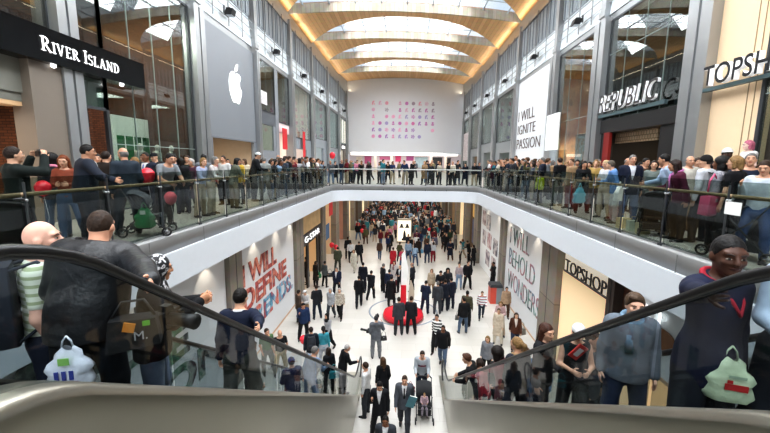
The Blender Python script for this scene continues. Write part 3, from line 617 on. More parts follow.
for j, (ya, za, c) in enumerate(((25.2, 3.2, '#8a8a90'), (26.6, 3.3, '#b49a98'), (23.0, 1.9, '#6d6a70'), (24.7, 1.95, '#b9868a'), (26.3, 1.9, '#9a9097'), (23.3, .6, '#b09a9c'), (25.0, .65, '#8a7d86'))):
    plate('photo_print', 'square photo print on the pale lower shop wall, %s' % ['top row near one', 'top row far one', 'middle row nearest', 'middle row centre, pinkish', 'middle row far one', 'bottom row near one', 'bottom row far one'][j], 'photo print', 1, 5.98, ya, ya+1.1, za, za+1.05, collage_mat('print_%d' % j, [c, '#dcd2d0', c, '#5a5258'], 2), .03, 'photo prints on the lower shop wall')
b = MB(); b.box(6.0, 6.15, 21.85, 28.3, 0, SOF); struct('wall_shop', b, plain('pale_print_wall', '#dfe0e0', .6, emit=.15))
lowshop(1, 29.9, 33.9, plain('brown_shop', '#6e5a44', .6, noise=.3))
plate('shop_sign', 'square yellow sign in the brown lower shop', 'sign', 1, 6.1, 30.4, 32.2, 3.2, 4.3, collage_mat('yellow_sign', ['#d8a03a', '#e8c070', '#b06a2a'], 1.5), .05)
plate('window_poster', 'tall dark blue poster under the square yellow sign', 'poster', 1, 6.1, 30.4, 32.2, .9, 3.0, collage_mat('blue_poster', ['#2c3552', '#5a5f7a', '#3a2f3a'], 1.5), .05)
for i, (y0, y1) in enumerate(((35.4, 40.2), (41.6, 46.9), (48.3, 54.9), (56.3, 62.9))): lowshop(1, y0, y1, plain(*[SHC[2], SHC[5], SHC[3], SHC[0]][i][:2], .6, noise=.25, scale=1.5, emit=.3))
b = MB(); b.box(-14, 14, 80, 80.3, 0, SOF); struct('wall_far', b, plain('far_dim_wall', '#8d7f74', .7, noise=.4, scale=.7))
# wider concourse walls beyond the last shops
for s in (-1, 1):
    b = MB(); b.box(s*9.2, s*9.4, 62, 80, 0, SOF); struct('wall_concourse', b, CREAM)

# ================================================================== GLASS BALUSTRADES
BRASS = plain('bronze_rail', '#a3896a', .4, metal=.15, noise=.1, scale=20)
RAILG = plain('grey_rail', '#a9aaa6', .35, metal=.5)
def side_balustrade(s):
    t = thing('glass_balustrade', 'long glass balustrade with bronze handrail along the %s balcony edge' % ('brick shop side' if s < 0 else 'black lettered shop side'), 'balustrade', (s*5.1, 0, UP))
    ys = [.5+1.37*i for i in range(18)]
    for i, y in enumerate(ys):
        m = MB(); m.box(-s*.03-.012, -s*.03+.012, y-.01, y+.01, 0, 1.27); m.box(-s*.05, s*.02, y-.05, y+.05, 0, .05); po = m.build('post', STEELD, t)
        m = MB(); m.tube([(-s*.03, y, 1.03), (s*.03, y, 1.03), (s*.05, y, 1.08)], .02, 6); m.tube([(-s*.05, y, 1.03), (-s*.03, y, 1.03)], .02, 8); m.build('rail_bracket', STEEL, po)
        if i < len(ys)-1: m = MB(); m.box(-.006, .006, y+.03, ys[i+1]-.03, .02, 1.33); m.build('glass_panel', BALG, t)
    m = MB(); m.tube([(s*.05, ys[0]-.6, 1.1), (s*.05, ys[-1]+.2, 1.1)], .03, 10); m.build('handrail', BRASS, t)
    m = MB(); m.box(-.03, .03, ys[0]-.4, ys[-1], 0, .03); m.build('base_channel', STEEL, t)
side_balustrade(-1); side_balustrade(1)
t = thing('glass_balustrade', 'glass balustrade with grey handrail along the bridge edge', 'balustrade', (0, 26.06, UP))
pa = [(x, y-26.06) for x, y in edge_path(.06) if y > 23.9]
seg = []
acc = []
pts = pa; L_ = [0]
for a, c in zip(pts[:-1], pts[1:]): L_.append(L_[-1]+math.dist(a, c))
def along(d):
    for i in range(len(L_)-1):
        if L_[i+1] >= d: f = (d-L_[i])/(L_[i+1]-L_[i]); return (pts[i][0]*(1-f)+pts[i+1][0]*f, pts[i][1]*(1-f)+pts[i+1][1]*f)
    return pts[-1]
nP = 8; sL = L_[-1]/nP
for i in range(nP+1):
    x, y = along(sL*i); m = MB(); m.box(x-.02, x+.02, y-.03, y+.03, -.5, 1.2); m.box(x-.05, x+.05, y-.05, y+.05, 0, .05); m.build('post', STEELD, t)
    if i < nP:
        ps = [along(sL*(i+.02+q*.96/6)) for q in range(7)]; m = MB(); m.sheet([[(a, c, .02) for a, c in ps], [(a, c, 1.25) for a, c in ps]]); m.build('glass_panel', BALG, t)
m = MB(); m.tube([along(L_[-1]*q/40)+(1.1,) for q in range(41)], .04, 8); m.build('handrail', RAILG, t)

# ================================================================== ESCALATORS
CLAD = plain('brushed_steel_cladding', '#a9a698', .28, metal=.6, noise=.07, scale=1.2)
DECKM = plain('brushed_steel_deck', '#aaa69a', .32, metal=.85, noise=.05, scale=2)
RUBBER = plain('black_rubber', '#0c0d0f', .35)
STEPM = striped('grooved_step', '#2f3133', '#4a4c4f', .03, .5, 'X', .5)
def smin(a, b, k): h = max(0, min(1, .5+.5*(b-a)/k)); return b*(1-h)+a*h-k*h*(1-h)
def smax(a, b, k): return -smin(-a, -b, k)
def zs(y): return 4.5-.692*(y-4.75)
def zdeck(y): return smax(smin(6.95, zs(y), .16), .07, .05)
def zhand(y): return smax(smin(7.48, zs(y)+.645, .2), .98, .3)
def zstep(y):      # tread under somebody standing at y
    k = math.floor((y-1.5)/.4); yy = 1.5+.4*(k+.5)
    return min(UP, max(0, zs(yy)-.48))
YY = [-.2+i*.1 for i in range(115)]       # to 11.2
def escalator(s, label):
    t = thing('escalator', label, 'escalator', (s*2.1, 0, 0))
    def X(v): return s*(v-2.1)
    yy = [y for y in YY if y <= 11.22]
    m = MB(); m.sheet([[(X(1.40), y, 0) for y in yy], [(X(1.40), y, zdeck(y)-.03) for y in yy]], 0, False); m.build('inner_cladding', CLAD, t)
    m = MB(); m.sheet([[(X(2.82), y, max(0, zdeck(y)-1.3)) for y in yy], [(X(2.82), y, zdeck(y)-.03) for y in yy]], 0, False); m.sheet([[(X(1.41), y, max(0, zdeck(y)-1.3)) for y in yy], [(X(2.82), y, max(0, zdeck(y)-1.3)) for y in yy]], 0, False); m.build('outer_cladding', CLAD, t)
    for a, c in ((1.37, 1.60), (2.62, 2.85)):
        m = MB(); m.sheet([[(X(a), y, zdeck(y)-.04) for y in yy], [(X(a), y, zdeck(y)) for y in yy], [(X(a+.03), y, zdeck(y)+.025) for y in yy], [(X(c-.03), y, zdeck(y)+.025) for y in yy], [(X(c), y, zdeck(y)) for y in yy], [(X(c), y, zdeck(y)-.35) for y in yy]], 0, True); m.build('deck', DECKM, t)
    for gx in (1.46, 2.72):
        y0 = -.1
        edges = [-.1, 1.05, 2.05, 3.9, 5.7, 7.5, 9.3, 10.9, 12.05]
        for a, c in zip(edges[:-1], edges[1:]):
            ys = [a+.012+(c-a-.024)*i/10 for i in range(11)]
            m = MB(); m.sheet([[(X(gx), y, max(.03, zdeck(y)+.0) if y < 11.2 else .03) for y in ys], [(X(gx), y, zhand(y)-.03) for y in ys]], 0, False); m.build('glass_panel', ESCG, t)
        ys = [-.2+i*.12 for i in range(103)]
        pts = [(X(gx), y, zhand(y)) for y in ys if y < 11.95]
        r = .36
        pts += [(X(gx), 11.95+r*math.sin(a), zhand(11.95)-r+r*math.cos(a)) for a in [pi*i/10 for i in range(0, 11)]]
        pts = [(X(gx), -.2-r*math.sin(a), 7.48-r+r*math.cos(a)) for a in [pi*(10-i)/10 for i in range(10)]]+pts
        m = MB(); m.tube(pts, .026, 8); m.build('handrail', RUBBER, t)
        m = MB(); m.sheet([[(X(gx+.012), y, zhand(y)-.035) for y in ys if y < 12], [(X(gx+.012), y, zhand(y)-.015) for y in ys if y < 12], [(X(gx-.012), y, zhand(y)-.015) for y in ys if y < 12], [(X(gx-.012), y, zhand(y)-.035) for y in ys if y < 12]]); m.build('rail_track', STEELD, t)
    k = 0
    while True:
        y = 1.5+.4*k; z = min(UP, zs(y+.2)-.48)
        if z < .06: break
        m = MB(); m.box(X(1.62), X(2.6), y-.01, y+.42, z-.05, z); m.box(X(1.62), X(2.6), y+.39, y+.42, z-.29, z-.05); m.box(X(1.62), X(2.6), y+.385, y+.42, z-.001, z+.004, 1); m.build('step', [STEPM, plain('yellow_edge', '#b89a2a', .5)], t); k += 1
    m = MB(); m.box(X(1.6), X(2.62), .1, 1.5, UP-.04, UP+.004); m.build('comb_plate', DECKM, t)
    m = MB(); m.box(X(1.38), X(2.84), 11.0, 12.6, 0, .035); m.build('comb_plate', DECKM, t)
    for gx in (1.61, 2.61):
        m = MB(); m.sheet([[(X(gx), y, max(0.01, zdeck(y)-.65)) for y in yy], [(X(gx), y, zdeck(y)) for y in yy]], 0, False); m.build('skirt_panel', STEELD, t)
    return t
escalator(-1, 'steel and glass escalator carrying the man with the stuffed black jacket')
escalator(1, 'steel and glass escalator carrying the woman in navy with red collar')

# ================================================================== PROPS ON THE FLOORS
# red promotional totem
p = atz(403, 322); t = thing('promotional_totem', 'red promotional totem with a tall white blade on a round red base', 'totem', (p.x, p.y+.5, 0))
REDG = plain('gloss_red', '#cf2233', .25, noise=.03)
m = MB(); m.lathe([(0, 0), (.95, 0), (1.05, .12), (.98, .34), (.6, .5), (.25, .55), (0, .55)], n=28); m.build('base', REDG, t)
m = MB(); m.prism([(-.16, .45), (.16, .45), (.13, 1.75), (-.13, 1.75)], 'y', -.12, .12); m.build('red_pillar', REDG, t)
m = MB(); m.prism([(-.13, 1.75), (.13, 1.75), (.22, 2.6), (.02, 3.5), (-.12, 3.3)], 'y', -.05, .05); m.build('white_blade', plain('blade_white', '#f4f4f2', .4), t)
m = MB(); m.prism(blob([(.2, .5), (.5, .9), (.52, 1.5), (.35, 2.0), (.28, 1.6), (.24, 1.0)]), 'y', -.04, .04); m.build('side_fin', plain('fin_beige', '#b9ad9c', .4), t)
# ring set into the floor around the totem
m = MB(); m.lathe([(1.74, .004), (1.75, .02), (1.82, .02), (1.83, .004)], (p.x, p.y+1.3, 0), 48) 
tag(m.build('floor_ring', plain('ring_blue_grey', '#98a0a8', .25, noise=.15)), 'thin pale grey ring laid on the floor around the red totem', 'floor ring')
# lit advertising case
p = atz(404, 243); t = thing('display_case', 'tall lit white advertising case with dark figure prints in the lower crowd', 'display case', (p.x, p.y, 0)); t.scale = (.58, .8, .74)
m = MB(); m.box(-1.25, -1.12, -.2, .2, 0, 3.5); m.box(1.12, 1.25, -.2, .2, 0, 3.5); m.box(-1.25, 1.25, -.2, .2, 3.1, 3.3); m.box(-1.25, 1.25, -.2, .2, 0, .25); m.build('case_frame', plain('case_grey', '#b5aa98', .4, metal=.3), t)
m = MB(); m.box(-1.12, 1.12, -.12, .12, .25, 3.1); m.build('light_panel', plain('case_light', '#f7efdc', .5, emit=.75), t)
DKP = plain('print_dark2', '#2a2426', .5)
for x in (-.45, .5): m = MB(); m.prism([(x+a, 2.3+c) for a, c in blob([(-.38, -.2), (.38, -.2), (.22, .0), (.12, .28), (-.15, .26), (-.2, .02)])], 'y', -.15, -.125); m.build('figure_print', DKP, t)
m = MB(); m.prism(blob([(-.45, .4), (.5, .4), (.35, .8), (.2, 1.5), (.02, 1.75), (-.12, 1.4), (-.2, .8)]), 'y', -.15, -.125); m.build('figure_print', DKP, t)
# litter bin by the lower hoarding
p = atz(494.5, 302); t = thing('litter_bin', 'red and grey litter bin beside the outlined letter hoarding', 'bin', (p.x, p.y, 0))
m = MB(); m.prism([(-.32, 0), (0, 0), (0, .95), (-.32, .95)], 'y', -.3, .3); m.build('red_half', plain('bin_red', '#c9503f', .4), t)
m = MB(); m.prism([(0, 0), (.32, 0), (.32, .95), (0, .95)], 'y', -.3, .3); m.build('grey_half', plain('bin_grey', '#84888c', .4), t)
m = MB(); m.prism([(-.35, .95), (.35, .95), (.3, 1.12), (-.3, 1.12)], 'y', -.33, .33); m.build('lid', STEELD, t)
def balloon(p, r, label, color='#e2303f', string=1.1):
    t = thing('balloon', label, 'balloon', p, 0, 'balloons')
    m = MB(); n = 14; m.lathe([(r*math.sin(pi*i/n)*(1 if i > n/2 else .92), -r*1.12*math.cos(pi*i/n)) for i in range(n+1)], n=14); m.build('balloon_skin', plain('balloon_'+color, color, .25, noise=.03), t)
    m = MB(); m.lathe([(0, -r*1.1), (.03, -r*1.2), (0, -r*1.2)], n=8); m.build('knot', plain('balloon_'+color, color, .25), t)
    m = MB(); m.tube([(0, 0, -r*1.18), (.03, .02, -r*1.18-string*.5), (0, 0, -r*1.18-string)], .004, 4); m.build('string', plain('white_string', '#eeeeee', .6), t)
def stroller(loc, rz, label, cloth='#1d1f22', sc=1.0):
    t = thing('stroller', label, 'stroller', loc, rz); t.scale = (sc,)*3
    fr = plain('stroller_frame', '#2b2d30', .35, metal=.4)
    m = MB()
    for s in (-.24, .24):
        m.tube([(s, -.38, 1.02), (s, -.2, .7), (s, .1, .42), (s, .42, .1)], .014, 6); m.tube([(s, -.42, .1), (s, -.1, .45), (s, .12, .7)], .014, 6)
    m.tube([(-.24, .3, .22), (.24, .3, .22)], .012, 6); m.tube([(-.24, -.36, .14), (.24, -.36, .14)], .012, 6); m.build('frame', fr, t)
    m = MB(); m.tube([(-.24, -.38, 1.02), (-.2, -.44, 1.05), (.2, -.44, 1.05), (.24, -.38, 1.02)], .02, 8); m.build('handle', RUBBER, t)
    c = tinted_plain(cloth)
    m = MB(); m.obox((0, .1, .42), (.2, 0, 0), (0, .18, .03), (0, -.01, .03)); m.obox((0, -.14, .66), (.2, 0, 0), (0, -.02, .03), (0, -.1, .24)); m.obox((0, .3, .3), (.2, 0, 0), (0, .03, .12), (0, .02, 0)); m.build('seat', c, t)
    m = MB(); rows = []
    for i in range(9):
        a = -.3+1.9*i/8; rows.append([(x, -.12-.1+.32*math.sin(a)*.9, .72+.3*math.cos(a)*(1-.25*(x/.24)**2)) for x in (-.24, -.16, 0, .16, .24)])
    m.sheet(rows); m.build('hood', c, t)
    m = MB(); m.box(-.18, .18, -.3, .1, .16, .3); m.build('basket', c, t)
    for x in (-.27, .27):
        for y in (-.42, .42):
            m = MB(); m.tube([(x+.095*0, y+.085*math.cos(a), .1+.085*math.sin(a)) for a in [2*pi*i/14 for i in range(14)]], .02, 6, closed=True); wh = m.build('wheel', RUBBER, t)
            m = MB(); m.tube([(x-.015, y, .1), (x+.015, y, .1)], .03, 8)
            for a in range(5): m.tube([(x, y, .1), (x, y+.08*math.cos(a*2*pi/5), .1+.08*math.sin(a*2*pi/5))], .006, 4)
            m.build('hub', STEEL, wh)
    return t
def tinted_plain(c): return plain('fabric_'+c, c, .8, noise=.15)
def backpack(loc, rz, label, color, sc=1.0, tilt=0):
    t = thing('backpack', label, 'backpack', loc, rz); t.scale = (sc,)*3; t.rotation_euler = (tilt, 0, rz)
    c = tinted_plain(color)
    m = MB(); rows = []
    for i in range(9):
        z = -.25+.5*i/8; w = .16*(1-.25*abs(i/4-1)**3); d = .13*(1-.45*(i/8)**3)
        rows.append([(w*math.cos(a)**3*.0+w*(abs(math.cos(a))**.5)*(1 if math.cos(a) > 0 else -1), -d*(abs(math.sin(a))**.6)*(1 if math.sin(a) > 0 else -.15), z) for a in [2*pi*j/20 for j in range(21)]])
    m.sheet(rows); m.add([r for r in rows[-1][:-1]], [tuple(range(20))], 0); m.add([r for r in rows[0][:-1]], [tuple(range(20))[::-1]], 0); m.build('bag_body', c, t)
    m = MB(); m.ball((0, -.14, -.1), (.12, .05, .1), 12); m.build('front_pocket', c, t)
    for s in (-.1, .1): m = MB(); m.tube([(s, 0, .22), (s*1.15, .13, .26), (s*1.25, .25, .14), (s*1.3, .24, -.05), (s*1.2, .02, -.22)], .02, 6, flat=(1.4, .5)); m.build('strap', c, t)
    return t
def carrier_bag(loc, rz, label, color, prints=(), sc=1.0, plastic=True, handle='#dddddd'):
    t = thing('carrier_bag', label, 'shopping bag', loc, rz); t.scale = (sc,)*3      # loc = the hand; bag hangs below
    c = plain('bag_'+color, color, .35 if plastic else .6, noise=.1, scale=9, bump=.5)
    m = MB(); rows = []
    for i in range(9):
        z = -.12-.4*i/8; w = .05+.14*min(1, i/3.2)+.02*math.sin(i*2.1); d = .03+.05*min(1, i/4)
        if i == 8: d *= .9; w *= .95
        rows.append([(w*math.copysign(abs(math.cos(a))**.6, math.cos(a)), d*math.sin(a)+.008*math.sin(5*a+i), z+.02*math.cos(3*a)*(i < 2)) for a in [2*pi*j/24 for j in range(25)]])
    m.sheet(rows); m.add([q for q in rows[-1][:-1]], [tuple(range(24))], 0); m.build('bag_body', c, t)
    m = MB()
    for s in (-1, 1): m.tube([(s*.05, 0, -.13), (s*.035, 0, -.05), (0, 0, .0)], .012, 6, flat=(1, .6))
    m.build('handle', c, t)
    for (x, z, w, h, col) in prints:
        for q in (-1, 1): m = MB(); m.box(x-w/2, x+w/2, q*.088-.003, q*.088+.003, z-h/2, z+h/2); m.build('printed_mark', plain('mark_'+col, col, .5), t)
    return t
def handbag(loc, rz, label, color, sc=1.0):
    t = thing('handbag', label, 'handbag', loc, rz); t.scale = (sc,)*3
    m = MB(); m.prism([(-.17, -.28), (.17, -.28), (.14, -.06), (-.14, -.06)], 'y', -.05, .05); m.ball((0, 0, -.27), (.165, .06, .04), 10); m.build('bag_body', plain('hb_'+color, color, .45), t)
    m = MB(); m.tube([(-.11, 0, -.07), (-.09, 0, .12), (0, 0, .2), (.09, 0, .12), (.11, 0, -.07)], .01, 6); m.build('strap', plain('hb_'+color, color, .45), t)
    m = MB(); m.box(-.02, .02, -.06, -.05, -.13, -.09); m.build('clasp', STEEL, t)
    return t
def camera_prop(loc, rz, label, sc=1.0, lens=.14, tilt=0, group=None):
    t = thing('camera', label, 'camera', loc, rz, group); t.scale = (sc,)*3; t.rotation_euler = (tilt, 0, rz)
    m = MB(); m.box(-.07, .07, -.03, .03, -.05, .045); m.prism([(-.03, .045), (.03, .045), (.02, .075), (-.02, .075)], 'y', -.02, .03); m.box(-.075, -.05, -.01, .05, -.05, .03); m.build('camera_body', BLACK, t)
    m = MB(); m.tube([(0, .03, 0), (0, .03+lens*.6, 0), (0, .03+lens, 0)], [.035, .034, .042], 12); m.build('lens', BLACK, t)
    return t
# ================================================================== PEOPLE: bodies grown from smooth distance fields
def V3(*a): return np.array(a, dtype=np.float32)
def p_cap(a, c, ra, rb, flat=None):
    a = np.array(a, np.float32); c = np.array(c, np.float32); ba = c-a; L2 = max(float(ba@ba), 1e-8); rm = max(ra, rb)
    lo = np.minimum(a, c)-rm; hi = np.maximum(a, c)+rm
    if flat is not None: ax = np.array(flat[0], np.float32); ax /= np.linalg.norm(ax); inv = 1/flat[1]**2-1
    def f(X, Y, Z):
        px, py, pz = X-a[0], Y-a[1], Z-a[2]
        t = np.clip((px*ba[0]+py*ba[1]+pz*ba[2])/L2, 0, 1)
        qx, qy, qz = px-t*ba[0], py-t*ba[1], pz-t*ba[2]
        d2 = qx*qx+qy*qy+qz*qz
        if flat is not None: cp = qx*ax[0]+qy*ax[1]+qz*ax[2]; d2 = d2+cp*cp*inv
        return np.sqrt(d2)-(ra+(rb-ra)*t)
    return f, lo, hi
def p_ell(c, r, M=None):
    c = np.array(c, np.float32); r = np.array(r, np.float32); rm = float(r.max())
    Mi = np.array(M, np.float32).T if M is not None else None
    def f(X, Y, Z):
        x, y, z = X-c[0], Y-c[1], Z-c[2]
        if Mi is not None: x, y, z = (Mi[i, 0]*x+Mi[i, 1]*y+Mi[i, 2]*z for i in range(3))
        k0 = np.sqrt((x/r[0])**2+(y/r[1])**2+(z/r[2])**2); k1 = np.sqrt((x/r[0]**2)**2+(y/r[1]**2)**2+(z/r[2]**2)**2)+1e-6
        return k0*(k0-1)/k1
    return f, c-rm, c+rm
def grow(prims, h, k=.03, cuts=()):
    """smooth union of primitives, optional cuts (fields kept where negative), as vertices and quads (surface nets)"""
    lo = np.min([p[1] for p in prims], axis=0)-3*h; hi = np.max([p[2] for p in prims], axis=0)+3*h
    n = np.ceil((hi-lo)/h).astype(int)+1
    ax = [lo[i]+h*np.arange(n[i], dtype=np.float32) for i in range(3)]
    F = np.full(tuple(n), 2.0, np.float32)
    for p in prims:
        kk = p[3] if len(p) > 3 else k
        a = np.maximum(0, np.floor((p[1]-lo-kk-2*h)/h).astype(int)); c = np.minimum(n, np.ceil((p[2]-lo+kk+2*h)/h).astype(int)+1)
        sl = tuple(slice(a[i], c[i]) for i in range(3))
        d = p[0](ax[0][sl[0]][:, None, None], ax[1][sl[1]][None, :, None], ax[2][sl[2]][None, None, :])
        f = F[sl]; hh = np.clip(.5+.5*(f-d)/kk, 0, 1); F[sl] = f*(1-hh)+d*hh-kk*hh*(1-hh)
    for cfn in cuts: F = np.maximum(F, cfn(ax[0][:, None, None], ax[1][None, :, None], ax[2][None, None, :]).astype(np.float32)+0*F)
    S = F < 0; nx, ny, nz = n
    cor = [S[i:nx-1+i, j:ny-1+j, q:nz-1+q] for i in (0, 1) for j in (0, 1) for q in (0, 1)]
    cnt = sum(c.astype(np.int8) for c in cor); act = (cnt > 0) & (cnt < 8)
    I, J, K = np.nonzero(act)
    if not len(I): return np.zeros((0, 3)), np.zeros((0, 4), int)
    acc = np.zeros((len(I), 3), np.float32); num = np.zeros(len(I), np.float32)
    O = [(i, j, q) for i in (0, 1) for j in (0, 1) for q in (0, 1)]
    for a in O:
        for d in range(3):
            if a[d]: continue
            c = list(a); c[d] = 1
            fa = F[I+a[0], J+a[1], K+a[2]]; fc = F[I+c[0], J+c[1], K+c[2]]
            m = (fa < 0) != (fc < 0); t = np.where(m, fa/np.where(m, fa-fc, 1), 0)
            pt = np.zeros((len(I), 3), np.float32)+np.array(a, np.float32); pt[:, d] += t
            acc += pt*m[:, None]; num += m
    vs = (acc/num[:, None]+np.stack([I, J, K], 1))*h+lo
    idx = -np.ones(act.shape, int); idx[I, J, K] = np.arange(len(I))
    quads = []
    for d in range(3):
        e1 = [slice(1, m-1) for m in n]; A = [slice(1, m-1) for m in n]
        A[d] = slice(0, n[d]-1); B = list(A); B[d] = slice(1, n[d])
        sa, sb = S[tuple(A)], S[tuple(B)]; X_ = np.nonzero(sa != sb); flip = sa[X_]
        g = [X_[0]+(0 if d == 0 else 1), X_[1]+(0 if d == 1 else 1), X_[2]+(0 if d == 2 else 1)]
        u, w = (d+1) % 3, (d+2) % 3
        def cell(du, dw):
            q = [x.copy() for x in g]; q[u] = q[u]+du; q[w] = q[w]+dw; return idx[q[0], q[1], q[2]]
        Q = np.stack([cell(-1, -1), cell(0, -1), cell(0, 0), cell(-1, 0)], 1); Q[~flip] = Q[~flip][:, ::-1]
        quads.append(Q)
    Q = np.concatenate(quads); Q = Q[(Q >= 0).all(1)]
    return vs, Q
def to_mesh(name, vs, Q, mats, extra=None):
    """quads plus an optional MB with more pieces"""
    nv = len(vs); ev, ef, em = (extra.v, extra.f, extra.m) if extra else ([], [], [])
    me = bpy.data.meshes.new(name)
    allv = np.concatenate([np.asarray(vs, np.float32).reshape(-1, 3), np.array(ev, np.float32).reshape(-1, 3)])
    lens = [4]*len(Q)+[len(f) for f in ef]; loops = list(Q.reshape(-1))+[nv+i for f in ef for i in f]
    me.vertices.add(len(allv)); me.vertices.foreach_set('co', allv.reshape(-1))
    me.loops.add(len(loops)); me.loops.foreach_set('vertex_index', np.array(loops, np.int32))
    me.polygons.add(len(lens)); st = np.concatenate([[0], np.cumsum(lens)[:-1]]).astype(np.int32)
    me.polygons.foreach_set('loop_start', st); me.polygons.foreach_set('loop_total', np.array(lens, np.int32))
    for m in mats: me.materials.append(m)
    me.polygons.foreach_set('material_index', np.array([0]*len(Q)+list(em), np.int32)); me.polygons.foreach_set('use_smooth', np.ones(len(lens), bool))
    me.update(calc_edges=True); me.validate(); return me

def unit(v): v = np.array(v, float); return v/np.linalg.norm(v)
def Rx(a): c, s = math.cos(a), math.sin(a); return np.array([[1, 0, 0], [0, c, -s], [0, s, c]])
def Ry(a): c, s = math.cos(a), math.sin(a); return np.array([[c, 0, s], [0, 1, 0], [-s, 0, c]])
def Rz(a): c, s = math.cos(a), math.sin(a); return np.array([[c, -s, 0], [s, c, 0], [0, 0, 1]])
# a pose: lean (forward), tilt, twist of the chest; arms right/left = (upper dir, fore dir) in chest frame, or ('to', point, elbow hint); legs = (thigh dir, shin dir)
ST = ((.10, .02, -1), (.02, -.03, -1)); ST2 = ((.17, .1, -1), (.12, -.12, -1)); DN = ((.16, -.04, -1), (.08, .16, -1))
POSES = {
 'stand': dict(arms=(DN, DN), legs=(ST, ST)),
 'stand2': dict(arms=(((.18, -.1, -1), (-.1, .5, -.85)), DN), legs=(ST, ST2), head=(.35, .05)),
 'stand3': dict(arms=(DN, ((.16, .05, -1), (-.3, .75, -.3))), legs=(ST2, ST), head=(-.4, .1)),
 'walk': dict(lean=.05, arms=(((.14, -.38, -1), (.05, -.05, -1)), ((.14, .32, -1), (.02, .6, -.8))), legs=(((.03, .42, -1), (.0, .08, -1)), ((.03, -.22, -1), (.0, -.62, -.9)))),
 'walk2': dict(lean=.05, arms=(((.14, .3, -1), (.02, .55, -.8)), ((.14, -.36, -1), (.05, .0, -1))), legs=(((.03, -.18, -1), (.0, -.6, -.95)), ((.03, .4, -1), (.0, .05, -1)))),
 'photo': dict(lean=-.03, arms=(((.5, .75, -.1), (-.45, .25, .9)), ((.5, .75, -.15), (-.45, .25, .9))), legs=(ST2, ST2), head=(0, -.05)),
 'hold': dict(arms=(((.2, .2, -1), (-.45, .9, .1)), ((.2, .2, -1), (-.45, .9, .1))), legs=(ST, ST2), head=(0, .25)),
 'phone': dict(arms=(((.15, .2, -1), (-.1, .7, .75)), DN), legs=(ST2, ST), head=(.1, .3)),
 'pocket': dict(arms=(((.3, -.15, -1), (-.25, .35, -1)), ((.3, -.15, -1), (-.25, .35, -1))), legs=(ST2, ST2), head=(.25, 0)),
 'crossed': dict(arms=(((.22, .25, -1), (-.9, .45, .1)), ((.22, .25, -1), (-.9, .5, .25))), legs=(ST2, ST)),
 'lean': dict(lean=.42, arms=(((.25, .75, -.75), (-.3, .75, .0)), ((.25, .75, -.75), (-.3, .8, .0))), legs=(ST, ((.1, -.1, -1), (.02, -.12, -1))), head=(.2, .1)),
 'lean2': dict(lean=.25, arms=(((.2, .6, -.85), (-.2, .9, .05)), DN), legs=(ST2, ST), head=(-.4, .05)),
 'push': dict(lean=.12, arms=(((.12, .45, -.9), (-.05, .9, -.1)), ((.12, .45, -.9), (-.05, .9, -.1))), legs=(((.03, .3, -1), (.0, .0, -1)), ((.03, -.25, -1), (.0, -.5, -.9))), head=(0, .15)),
 'point': dict(arms=(((.55, .6, -.2), (.1, .9, .35)), DN), legs=(ST, ST2), head=(-.2, -.1)),
 'armrail': dict(lean=.1, arms=(((.75, .5, -.75), (.9, .5, -.15)), DN), legs=(ST, ST2), head=(-.3, .05)),
 'sitting': dict(lean=-.15, arms=(((.2, .35, -.9), (-.2, .9, .1)), ((.2, .35, -.9), (-.2, .9, .1))), legs=(((.12, .95, -.1), (.05, .25, -1)), ((.12, .95, -.1), (.05, .25, -1))), head=(0, .15)),
}
BT = {'m': dict(sh=.185, hip=.095, w=1.0, ch=.17, wa=.145, pv=.16, limb=1.0), 'f': dict(sh=.158, hip=.092, w=.92, ch=.144, wa=.116, pv=.15, limb=.84), 'h': dict(sh=.205, hip=.105, w=1.12, ch=.2, wa=.195, pv=.19, limb=1.15)}
SKEL = {}
def skeleton(pose, bt):
    key = (pose, bt)
    if key in SKEL: return SKEL[key]
    P = POSES[pose]; B = BT[bt]; R = Rz(P.get('twist', 0))@Ry(P.get('tilt', 0))@Rx(-P.get('lean', 0))
    S = {'R': R}; S['pv'] = np.array([0, -.25*math.sin(P.get('lean', 0)), .955]); S['ch'] = S['pv']+R@np.array([0, .01, .31]); S['nk'] = S['pv']+R@np.array([0, -.005, .525])
    hy, hp = P.get('head', (0, 0)); Hr = Rz(hy)@Rx(-P.get('lean', 0)*.35-hp)
    S['H'] = Hr; S['hd'] = S['nk']+R@np.array([0, .015, .085])+Hr@np.array([0, .02, .085])
    feet = []
    for i, s in enumerate((1, -1)):
        sh = S['pv']+R@np.array([s*B['sh'], -.01, .475]); a = P['arms'][i]; ul, fl = .285, .25
        if a[0] == 'to':
            T = np.array(a[1], float); d = T-sh; L = min(np.linalg.norm(d), (ul+fl)*.995); u = unit(d); T = sh+u*L
            ca = (ul*ul+L*L-fl*fl)/(2*ul*L); hint = np.array(a[2], float); hint = unit(hint-u*(hint@u)); q = math.acos(max(-1, min(1, ca)))
            el = sh+u*ul*math.cos(q)+hint*ul*math.sin(q); wr = T
        else:
            u = R@unit((a[0][0]*s, a[0][1], a[0][2])); f = R@unit((a[1][0]*s, a[1][1], a[1][2])); el = sh+u*ul; wr = el+f*fl
        hp_ = S['pv']+np.array([s*B['hip'], 0, -.04]); lg = P['legs'][i]
        t = unit((lg[0][0]*s, lg[0][1], lg[0][2])); n = unit((lg[1][0]*s, lg[1][1], lg[1][2])); kn = hp_+t*.425; an = kn+n*.405
        fd = unit((.12*s, 1, 0)); pitch = 0
        if n[1] < -.3: fd = unit((.05*s, .8, -.45))
        S[s] = dict(sh=sh, el=el, wr=wr, hp=hp_, kn=kn, an=an, fd=fd)
        feet += [an[2]-.075, (an+fd*.16)[2]-.03]
    dz = min(feet)
    for k in ('pv', 'ch', 'nk', 'hd'): S[k] = S[k]-np.array([0, 0, dz])
    for s in (1, -1):
        for k in ('sh', 'el', 'wr', 'hp', 'kn', 'an'): S[s][k] = S[s][k]-np.array([0, 0, dz])
    SKEL[key] = S; return S
